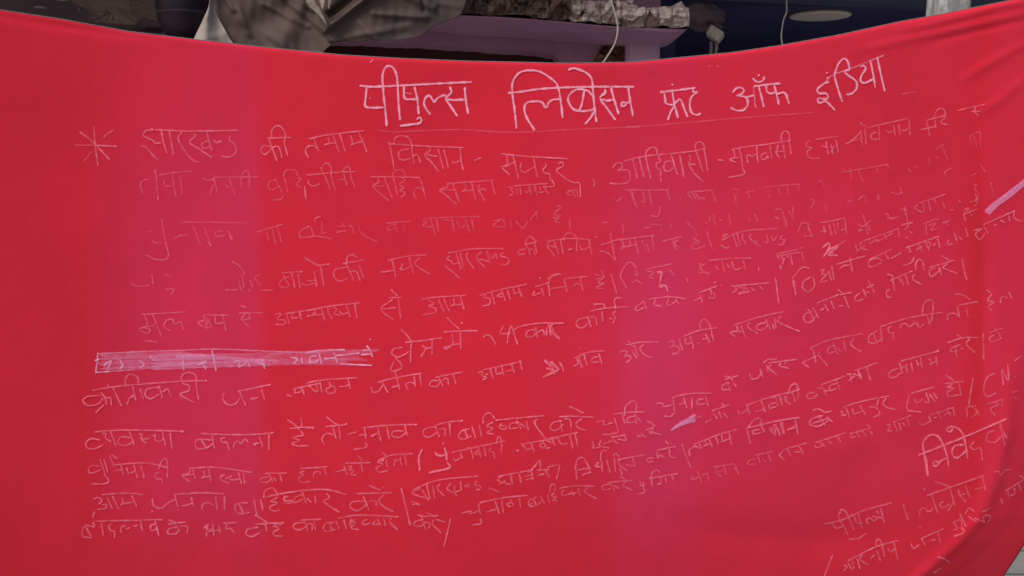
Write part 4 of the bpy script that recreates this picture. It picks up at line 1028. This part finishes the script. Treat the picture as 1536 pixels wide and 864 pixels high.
0,610 30,620/30,590 50,640/0,660 20,650/70,600 90,630 130,625/0,600 190,560/140,575 160,660/170,565 190,645/275,610 285,640 275,655 320,650/330,605 320,640 380,655/340,630 400,610/400,600 430,630/430,600 480,610/390,590 480,575/470,575 485,610/560,570 550,585 580,580/570,560 600,590/610,490 660,520/600,545 650,530/620,550 640,570/650,520 640,555 695,575
910,470 940,460/960,500 1000,480/1000,430 1110,390/1010,440 1035,480/1040,430 1060,475/1070,440 1095,470/1060,385 1075,400/1160,425 1170,450 1220,420/1210,390 1230,450/1215,395 1340,350 1534,300/1260,435 1320,420/1300,370 1325,440/1385,380 1345,395 1355,415 1395,400/1385,345 1400,400/1415,340 1430,395/1450,340 1455,375 1480,390/1470,320 1475,285 1505,265 1525,290 1520,360
@N .38 2.2
0,640 30,625/30,690 0,690/50,620 70,680/85,620 90,650 110,665/110,600 120,560 150,545 165,590/100,610 180,580/130,600 150,655/270,600 225,610 220,635 260,635 285,610/280,570 310,580/300,555 430,510/310,560 340,620/320,590 350,590/400,545 360,560 360,590 400,575/400,530 420,585/430,510 450,500/460,490 500,490/470,530 510,500/480,490 490,540/510,470 645,420/580,440 605,530
770,455 725,475 715,505 750,510 790,480/780,420 800,490/800,450 830,430/820,440 830,485/790,410 1020,348/850,420 860,475/880,400 895,440/890,430 920,420/905,385 920,450/960,390 975,430/960,435 1005,410/1000,380 1010,440/1070,300 1160,270 1255,268/1125,250 1170,275/1150,310 1100,330 1090,355 1140,345/1115,320 1130,390/1150,330 1170,340/1205,275 1185,310 1240,360/1285,240 1290,320 1290,400
@N .65 3
500,490 550,500/530,470 550,520/1005,350 1020,348
@N .25 2.1
1320,240 1410,210/1350,205 1370,230/1360,250 1325,270 1340,295 1400,270/1375,235 1400,275
=line
@O .42 2.4
180,310 215,300 240,320 215,345/240,345 270,350 260,375 205,378/240,280 400,270 520,280/275,300 310,375/310,290 355,380/375,300 385,340 365,350/370,345 450,330/440,285 475,360/580,310 590,355 640,372 690,335 740,310/725,280 900,268 1070,275/735,285 745,330 755,360/780,355 800,355 855,335/845,295 860,360/920,380 920,350 960,335 1000,355/1010,290 1020,380/1070,290 1070,380/1230,335 1160,340 1140,375 1170,410 1240,400/1165,340 1200,405/1270,315 1290,420/1285,420 1360,470/1315,310 1330,390/1335,300 1345,255 1400,235 1435,290/1430,300 1380,325 1430,335 1375,365 1400,390 1450,385/1330,300 1450,275 1534,260/1480,285 1475,320 1530,320
@O .75 2.8
575,393 583,395/754,358 758,362/755,380 760,382/1278,415 1290,425
@P .42 2.2
0,245 150,225 280,220 405,250/50,260 25,275 35,305 80,295/140,250 95,265 85,300 140,280/135,235 160,305/160,270 190,300/215,255 215,305/280,240 300,270 265,290 310,325 360,358/540,195 610,225/625,205 628,208/465,245 680,238/510,290 440,295 425,325 470,348 530,310/505,260 540,345/540,290 580,290 585,320/630,250 600,290 640,330 690,355/735,210 760,310 790,440
800,225 950,165 1200,138/850,215 800,240 830,255 880,270/795,290 850,315/850,310 800,310/860,220 900,285/890,190 910,280/925,195 940,275/970,185 955,215 1000,260/1040,180 1015,215 1075,255/1060,195 1060,235 1090,225/1095,170 1100,230/1120,185 1125,205 1145,185 1145,210/1190,165 1185,195 1215,195 1210,220 1190,220/1265,210 1330,235/1320,140 1440,118 1536,100/1345,140 1320,165 1400,190/1370,165 1330,190/1400,130 1410,190/1450,125 1460,180/1490,160 1536,150
@Q .42 2.2
50,360 90,320 120,285 125,350/70,350 80,405/30,385 80,370/0,380 10,420/110,375 150,365/150,340 180,390/165,330 210,315 240,320 220,400/100,345 180,340/335,345 345,285 375,268 405,300 430,365/340,345 345,405/375,375 425,355/340,345 430,330/490,250 490,235 510,225 525,230/490,250 490,290/460,300 480,300 455,320 500,325/495,290 500,360/525,285 545,360/565,260 580,240 600,265/570,270 580,355/610,280 595,305 650,350/605,330 620,375/590,280 755,252/640,310 690,320/680,265 700,325
815,270 775,275 770,295 810,290/830,225 945,200/825,235 840,275/840,250 880,270/880,165 900,190/905,215 910,260 940,270/915,180 918,182/980,185 1005,260 1035,330/1030,260 1025,225 1060,200 1090,215/1050,190 1200,130 1315,98/1085,180 1100,220/1120,160 1130,190 1110,200/1110,200 1160,180/1145,155 1165,205/1185,140 1205,195/1220,130 1230,170/1215,175 1275,150/1265,110 1280,190
@M .42 2.2
1210,535 1225,590 1235,630/1220,535 1250,490 1290,475 1310,520/1290,540 1250,550 1255,570 1300,560/1290,500 1320,560/1210,535 1400,490 1534,470/1370,530 1350,540 1390,580/1355,545 1410,540/1385,510 1415,580/1425,495 1440,570/1470,540 1510,530/1505,480 1520,560
@N .4 2.2
0,780 175,750/20,790 30,850/60,780 75,850/100,830 150,800/150,760 165,855/420,720 440,715 430,740 460,735/455,690 480,755/495,700 505,730 545,715/540,680 575,735/440,690 550,655 720,620/600,690 640,690 650,705/620,750 660,735 655,710/655,640 645,680/700,635 680,665 700,690 755,703/840,610 825,700 870,715 915,718/850,605 990,568/870,640 890,665 920,640/940,600 960,660 930,655/960,610 1000,660/985,600 1010,640
1060,495 1110,530/1055,548 1170,532/1100,555 1065,570 1110,575 1070,600 1085,625 1140,615/1140,545 1155,620/1228,510 1210,610 1200,680/1355,485 1310,510 1290,580 1310,625 1365,605/1410,555 1400,460 1440,530 1435,430/1480,505 1483,508/1475,410 1525,375
@N .55 2.5
255,710 290,700 330,720 370,712/320,740 250,760 240,795 290,805 350,770/250,790 340,760/290,740 330,800/340,750 375,780
@N .27 2.1
1185,680 1190,720 1190,750/1210,680 1250,720 1215,755/1240,700 1265,740/1190,690 1250,680/1330,660 1380,670 1330,700 1360,740/1400,640 1405,690/1310,670 1410,640/1460,600 1500,590/1470,630 1510,640
=line
@O .42 2.4
190,500 130,490 105,525 115,565 170,572/130,500 170,565/190,460 400,455 650,450/235,470 250,560/310,480 285,490 300,525 325,530 325,572/370,540 370,505 390,490 405,515 430,500/455,495 480,490/500,460 515,530/690,450 740,470/690,480 810,465/745,500 690,515 690,545 740,545 760,520/735,480 770,530/770,490 820,500 815,545/930,510 960,480 950,520 990,510/945,530 950,565/990,480 1000,555/960,530 1040,520/1030,490 1045,545/1090,480 1080,510 1110,510 1140,540/1060,475 1160,468/1300,500 1230,515 1215,545 1250,565 1310,540/1350,480 1355,535/1280,480 1475,470/1450,480 1400,490 1440,510 1400,535 1410,560 1470,560
@O .65 2.7
190,395 175,435/175,470 195,490/600,480 570,490 575,525 615,510/600,460 625,560
@P .4 2.3
0,430 20,430/150,420 95,425 80,450 120,465 165,440/120,405 250,400/150,410 170,475/165,430 195,430 195,470/205,410 215,465/330,420 280,425 262,455 285,475 340,460/300,425 320,470/340,410 360,460/385,400 405,460/430,395 425,440/460,400 430,415 465,420 430,450 480,465/350,395 480,375 720,385/530,400 500,415 510,435 550,420/580,410 560,430 600,430/590,395 610,440/630,395 640,440/680,390 665,415 715,465/890,360 940,385/835,375 870,380/850,385 960,378/870,400 820,415 815,440 860,440 880,415/860,390 885,465/880,415 910,430 900,460/935,400 925,430 980,485/945,400 1005,420/1035,395 1015,480 995,565
1100,365 1160,350 1150,370 1210,345/1205,305 1215,370/1165,435 1220,425 1215,395/1210,300 1350,270 1500,255/1250,355 1310,340/1305,290 1330,370/1345,285 1355,360/1400,300 1370,310 1400,325/1395,280 1420,320/1450,270 1460,330/1530,300 1510,320 1536,325
@Q .36 2.2
100,510 60,525 55,555 100,560 130,530/80,520 100,555/125,500 150,550/165,490 180,545/180,480 185,440 210,430 215,470/210,480 190,500 225,505 195,525 230,530/240,455 320,440 450,442/270,465 250,480 265,500 300,485/310,470 330,500/290,490 350,480/350,455 365,500/410,450 390,475 465,518/545,430 500,440 505,465 550,455/530,420 680,405/545,420 575,470/570,440 600,455/605,380 640,405/640,415 625,440 680,465
725,410 735,440 755,430/745,415 755,480/715,490 755,480/790,400 800,360 830,345 850,360/795,390 800,440/830,430 860,425/850,380 855,430/780,395 960,365/880,390 890,420/920,380 930,410
@Q .22 2.2
1040,370 1050,395 1090,385/1075,350 1100,415/1100,380 1130,360/1130,350 1145,410/1030,400 1070,400/1170,325 1300,305/1195,330 1180,350 1220,385/1185,355 1230,350/1235,320 1250,375/1290,340 1310,335/1300,310 1325,370/1430,275 1390,285 1380,310 1430,305/1420,255 1530,230/1440,260 1455,300/1470,280 1490,295/1500,240 1520,290
@R .32 2.2
40,270 70,295/60,250 40,275/80,240 100,275/60,245 180,210/115,255 150,255/140,225 160,265/215,225 230,235 260,220/240,205 270,230/280,200 300,215/220,210 370,160/330,180 345,210/400,165 390,185 420,180/420,155 440,185/450,150 470,180/470,120 495,140/490,150 500,170/390,165 490,140/570,120 590,125 575,150 600,150/605,115 625,155/630,110 640,150/650,110 660,130/600,110 690,75/670,90 680,130/730,105 745,125 780,105/775,80 790,110/800,90 815,85/820,60 840,95/780,75 900,35/850,80 870,60/870,55 885,80/895,35 905,80
=closing
@R .6 2.8
725,272 850,222 955,180 1060,135 1160,92/772,375 762,310 750,240 750,205 785,172 820,178 845,215 865,270 875,325/750,240 765,300 772,375/795,320 815,325 835,300 865,285/795,315 810,300 830,310/950,220 905,225 890,260 915,285 960,250/895,140 880,158 865,145 885,130 920,140 945,170 955,210 968,288
@R .33 2.3
1000,205 980,230 1000,245 1030,235 1040,298/1100,150 1065,165 1065,205 1105,205 1130,180/1125,110 1150,225/1140,150 1160,190
265,610 350,590 450,545 595,505/305,600 320,630 360,620/340,545 335,580 360,620 378,660/340,560 345,540 365,545 385,580 410,640/410,570 425,605 450,600/430,560 450,635/385,685 430,680 470,655/480,610 470,590 490,580 505,595 525,580/520,540 530,560/500,570 545,580/540,530 560,610/650,510 675,590/805,400 850,415 890,430/765,470 880,430 1050,370/735,570 730,545 755,530 775,550 800,530/790,460 820,555/850,500 830,510 845,530 880,510/880,430 905,520/900,500 870,545/920,440 930,470 960,500/925,470 955,460/955,420 980,480/1000,440 1040,430/1040,380 1055,445/745,430 760,445/1100,355 1120,350 1130,375 1150,345 1180,343
@R .38 2.3
305,760 285,810 265,864/360,810 375,820 360,840/380,800 400,835/400,790 410,830/380,790 520,720 630,690/425,780 440,830/450,760 440,785 480,810/490,780 510,760/520,740 540,790/520,720 520,690 540,690 560,770/575,730 590,745 610,730/605,700 625,785/690,705 700,730 730,710/740,680 760,715/740,680 850,632/785,690 810,685/820,650 835,700/732,625 735,628
895,595 915,630 900,640/900,600 935,590 940,640/900,670 950,650 940,630/930,560 960,625/955,560 975,530 1000,550/970,570 1010,600/1000,580 1050,600/1050,605 1045,575 1070,565 1080,585 1065,600/1040,550 1080,530/1130,485 1140,510/1150,450 1244,390/1165,450 1175,490/1175,470 1200,460 1195,430/1215,400 1230,450/1220,370 1244,385/820,770 850,780 880,800/790,850 840,825/800,850 815,845
'''
def chalk_mat(name, colr):
    m, nt, b = mat(name)
    nt.nodes.remove(b)
    out = nt.nodes['Material Output']
    df = N(nt, 'BsdfDiffuse'); df.inputs[0].default_value = (*colr, 1)
    tr = N(nt, 'BsdfTransparent')
    mx = N(nt, 'MixShader')
    at = N(nt, 'Attribute'); at.attribute_name = 'chalk_cover'
    co = objco(nt)
    g1 = noise(nt, 330, 3, .6, co)
    g2 = noise(nt, 45, 3, .55, co)
    grain = ramp(nt, g1.outputs[0], [(.30, (.6, .6, .6)), (.52, (1, 1, 1))]).outputs[0]
    patch = ramp(nt, g2.outputs[0], [(.30, (.74, .74, .74)), (.60, (1.0, 1.0, 1.0))]).outputs[0]
    f = math_(nt, 'MULTIPLY', math_(nt, 'MULTIPLY', grain, patch), at.outputs['Fac'], True)
    nt.links.new(f, mx.inputs[0]); nt.links.new(tr.outputs[0], mx.inputs[1]); nt.links.new(df.outputs[0], mx.inputs[2])
    nt.links.new(mx.outputs[0], out.inputs[0])
    return m
M_chalk = chalk_mat('pink_white_chalk', (1.0, .40, .58))
M_thin = chalk_mat('thin_pink_chalk', (.98, .205, .315))
M_bright = chalk_mat('pale_lilac_chalk', (.95, .46, .74))
M_lilac = chalk_mat('lilac_chalk', (.92, .33, .62))

TILES = {'A': (520, 80, 440 / 1536), 'B': (940, 70, 440 / 1536), 'C': (100, 170, 380 / 1534), 'D': (460, 170, 380 / 1534), 'E': (820, 150, 380 / 1534),
         'F': (1156, 130, 380 / 1534), 'G': (100, 370, 380 / 1534), 'H': (460, 350, 380 / 1534), 'I': (820, 330, 380 / 1534), 'J': (1156, 290, 380 / 1534),
         'K': (100, 560, 380 / 1534), 'L': (460, 540, 380 / 1534), 'M': (820, 510, 380 / 1534), 'N': (1156, 440, 380 / 1534),
         'O': (100, 680, 340 / 1536), 'P': (420, 680, 380 / 1536), 'Q': (780, 620, 380 / 1534), 'R': (1156, 600, 380 / 1244)}

class Ink:
    """collects chalk strokes that lie on the cloth and links them as one mesh"""
    def __init__(self):
        self.v, self.f, self.d, self.n = [], [], [], 0
    def stroke(self, pts, dens, width, ends=True):
        p = smooth_line(pts, 5)
        seg = np.hypot(*np.diff(p, axis=0).T)
        L = seg.sum()
        n = max(3, int(L / 2.2))
        d = np.r_[0, np.cumsum(seg)]
        q = np.linspace(0, d[-1], n + 1)
        p = np.stack([np.interp(q, d, p[:, k]) for k in (0, 1)], 1)
        p = p + rng.normal(0, .12, p.shape)                               # an unsteady hand on loose cloth
        t = np.gradient(p, axis=0)
        t /= np.maximum(np.hypot(t[:, 0], t[:, 1]), 1e-6)[:, None]
        nrm = np.stack([-t[:, 1], t[:, 0]], 1)
        w = width * .5 * (1 + .18 * np.sin(q * .35 + rng.uniform(0, 6)) + rng.normal(0, .08, len(q)))
        w[0] *= .6; w[-1] *= .5
        a = p + nrm * w[:, None]; b = p - nrm * w[:, None]
        lift = .0010 + rng.uniform(0, .0012)
        pr = dens * (1 + .22 * np.sin(q * .11 + rng.uniform(0, 6)) + .12 * np.sin(q * .4 + rng.uniform(0, 6)))
        if ends:                                                          # chalk presses where a stroke starts and stops
            pr = pr + dens * (.5 * np.exp(-(q / 2.5) ** 2) * rng.uniform(0, 1) + .7 * np.exp(-((q[-1] - q) / 2.5) ** 2) * rng.uniform(0, 1))
        base = self.n
        k = len(p)
        for i in range(k):
            self.v += [(*a[i], lift), (*p[i], lift), (*b[i], lift)]
            self.d += [pr[i] * EDGE, min(1, pr[i] * 1.12), pr[i] * EDGE]
        for i in range(k - 1):
            o = base + 3 * i
            self.f += [(o, o + 1, o + 4, o + 3), (o + 1, o + 2, o + 5, o + 4)]
        self.n += 3 * k
    def build(self, name, m):
        me = bpy.data.meshes.new(name)
        v = np.array(self.v)
        v = pix(v[:, 0], v[:, 1], v[:, 2]) - np.array(banner.location)
        me.from_pydata(v.tolist(), [], self.f)
        at = me.attributes.new('chalk_cover', 'FLOAT', 'POINT')
        at.data.foreach_set('value', np.clip(self.d, 0, 1).astype(np.float32))
        o = link(name, me, m, banner, True)
        return o

GAIN = 1.0
EDGE = .5
WORD_GAP = 16.0
NAMES = {'title': 'title_word', 'rule': 'ruled_line', 'line': 'body_word', 'closing': 'closing_word', 'scribble': 'struck_out_word'}
def writing():
    kind, group, tile, dens, wid = None, None, None, .4, 2.2
    done = []
    for ln in STROKES.strip().splitlines():
        if ln[0] == '=':
            kind = ln[1:]; group = []; done.append((kind, group))
        elif ln[0] == '@':
            tl, d, w = ln[1:].split()
            tile, dens, wid = TILES[tl], float(d), float(w)
        else:
            for s in ln.split('/'):
                pts = [tuple(map(float, c.split(','))) for c in s.split()]
                pts = [(tile[0] + x * tile[2], tile[1] + y * tile[2]) for x, y in pts]
                group.append((pts, dens, wid))
    n_all = 0
    for kind, group in done:
        # strokes that meet or nearly meet along the line make one word
        group.sort(key=lambda g: min(p[0] for p in g[0]))
        words, reach = [], None
        lines = 3 if kind == 'closing' else 1
        buckets = {}
        for g in group:
            cx_ = sum(p[0] for p in g[0]) / len(g[0]); cy_ = sum(p[1] for p in g[0]) / len(g[0])
            buckets.setdefault(0 if lines == 1 else min(2, max(0, int((cy_ + .42 * (cx_ - 1430) - 708) / 52))), []).append(g)
        for bk in buckets.values():
            reach = None
            for g in bk:
                x0 = min(p[0] for p in g[0]); x1 = max(p[0] for p in g[0])
                if reach is None or x0 > reach + WORD_GAP:
                    words.append([]); reach = x1
                words[-1].append(g); reach = max(reach, x1)
        for w in words:
            ink = Ink()
            for pts, dens, wid in w:
                ink.stroke(pts, (dens * 1.15 if kind == 'title' else .28 if kind == 'rule' else dens * 1.1 if kind == 'scribble' else .06 + dens * 1.35) * rng.uniform(.85, 1.12), wid if kind in ('title', 'scribble') else wid * 1.12)
            ink.build(NAMES[kind], M_bright if kind == 'scribble' else M_chalk if kind == 'title' else M_thin)
            n_all += 1
    print('WORDS', n_all)
writing()

# the struck-out words: long side-to-side rubs of the chalk
ink = Ink()
r = random.Random(4)
for k in range(13):
    t = k / 12
    for x0, x1 in ((150, 300), (230, 400)):
        y0 = 531 + 24 * t + r.uniform(-1, 1); y1 = 530 + (22 - 5) * t + r.uniform(-1, 1)
        ink.stroke([(x0 + r.uniform(-4, 8), y0), ((x0 + x1) / 2, (y0 + y1) / 2 + r.uniform(-1, 1)), (x1 + r.uniform(-20, 12), y1)], r.uniform(.14, .34), r.uniform(2.2, 4), False)
    y0 = 530 + 18 * t; y1 = 525 + 21 * t
    ink.stroke([(385 + r.uniform(-6, 20), y0), (470, (y0 + y1) / 2), (572 - 28 * t + r.uniform(-30, 0), y1 + 2 * t)], r.uniform(.10, .26), r.uniform(2.2, 3.8), False)
for k in range(8):
    t = k / 7
    ink.stroke([(265, 535 + 3 * t), (330, 534 + 5 * t), (395, 541 + 5 * t)], .22, 2.6, False)
ink.build('chalk_rub', M_lilac)
# short rub over a corrected word, and the broad slanting smear at the right
ink = Ink()
for k in range(12):
    t = k / 11
    ax, ay = 1010 + 14 * t, 645 - 3 * t; bx_, by_ = 1030 + 14 * t, 633 - 4 * t
    ink.stroke([(1006 + 8 * t + r.uniform(-1, 1), 646 - 8 * t), (1026 + 6 * t, 637 - 9 * t + r.uniform(-1, 1)), (1043 + r.uniform(-2, 2), 632 - 11 * t)], r.uniform(.2, .42), r.uniform(2, 3.2), False)
ink.build('chalk_rub', M_lilac)
ink = Ink()
for k in range(17):
    t = (k / 16 - .5)
    ox, oy = 7 * t * .55, 7 * t
    ink.stroke([(1479 + ox + r.uniform(-2, 4), 319 + oy), (1492 + ox, 308 + oy), (1512 + ox, 293 + oy + r.uniform(-.7, .7)), (1536 + ox, 274 + oy * .8), (1562 + ox + r.uniform(-8, 0), 254 + oy * .6)], r.uniform(.2, .46), r.uniform(1.6, 2.8), False)
ink.build('chalk_smear', M_lilac)
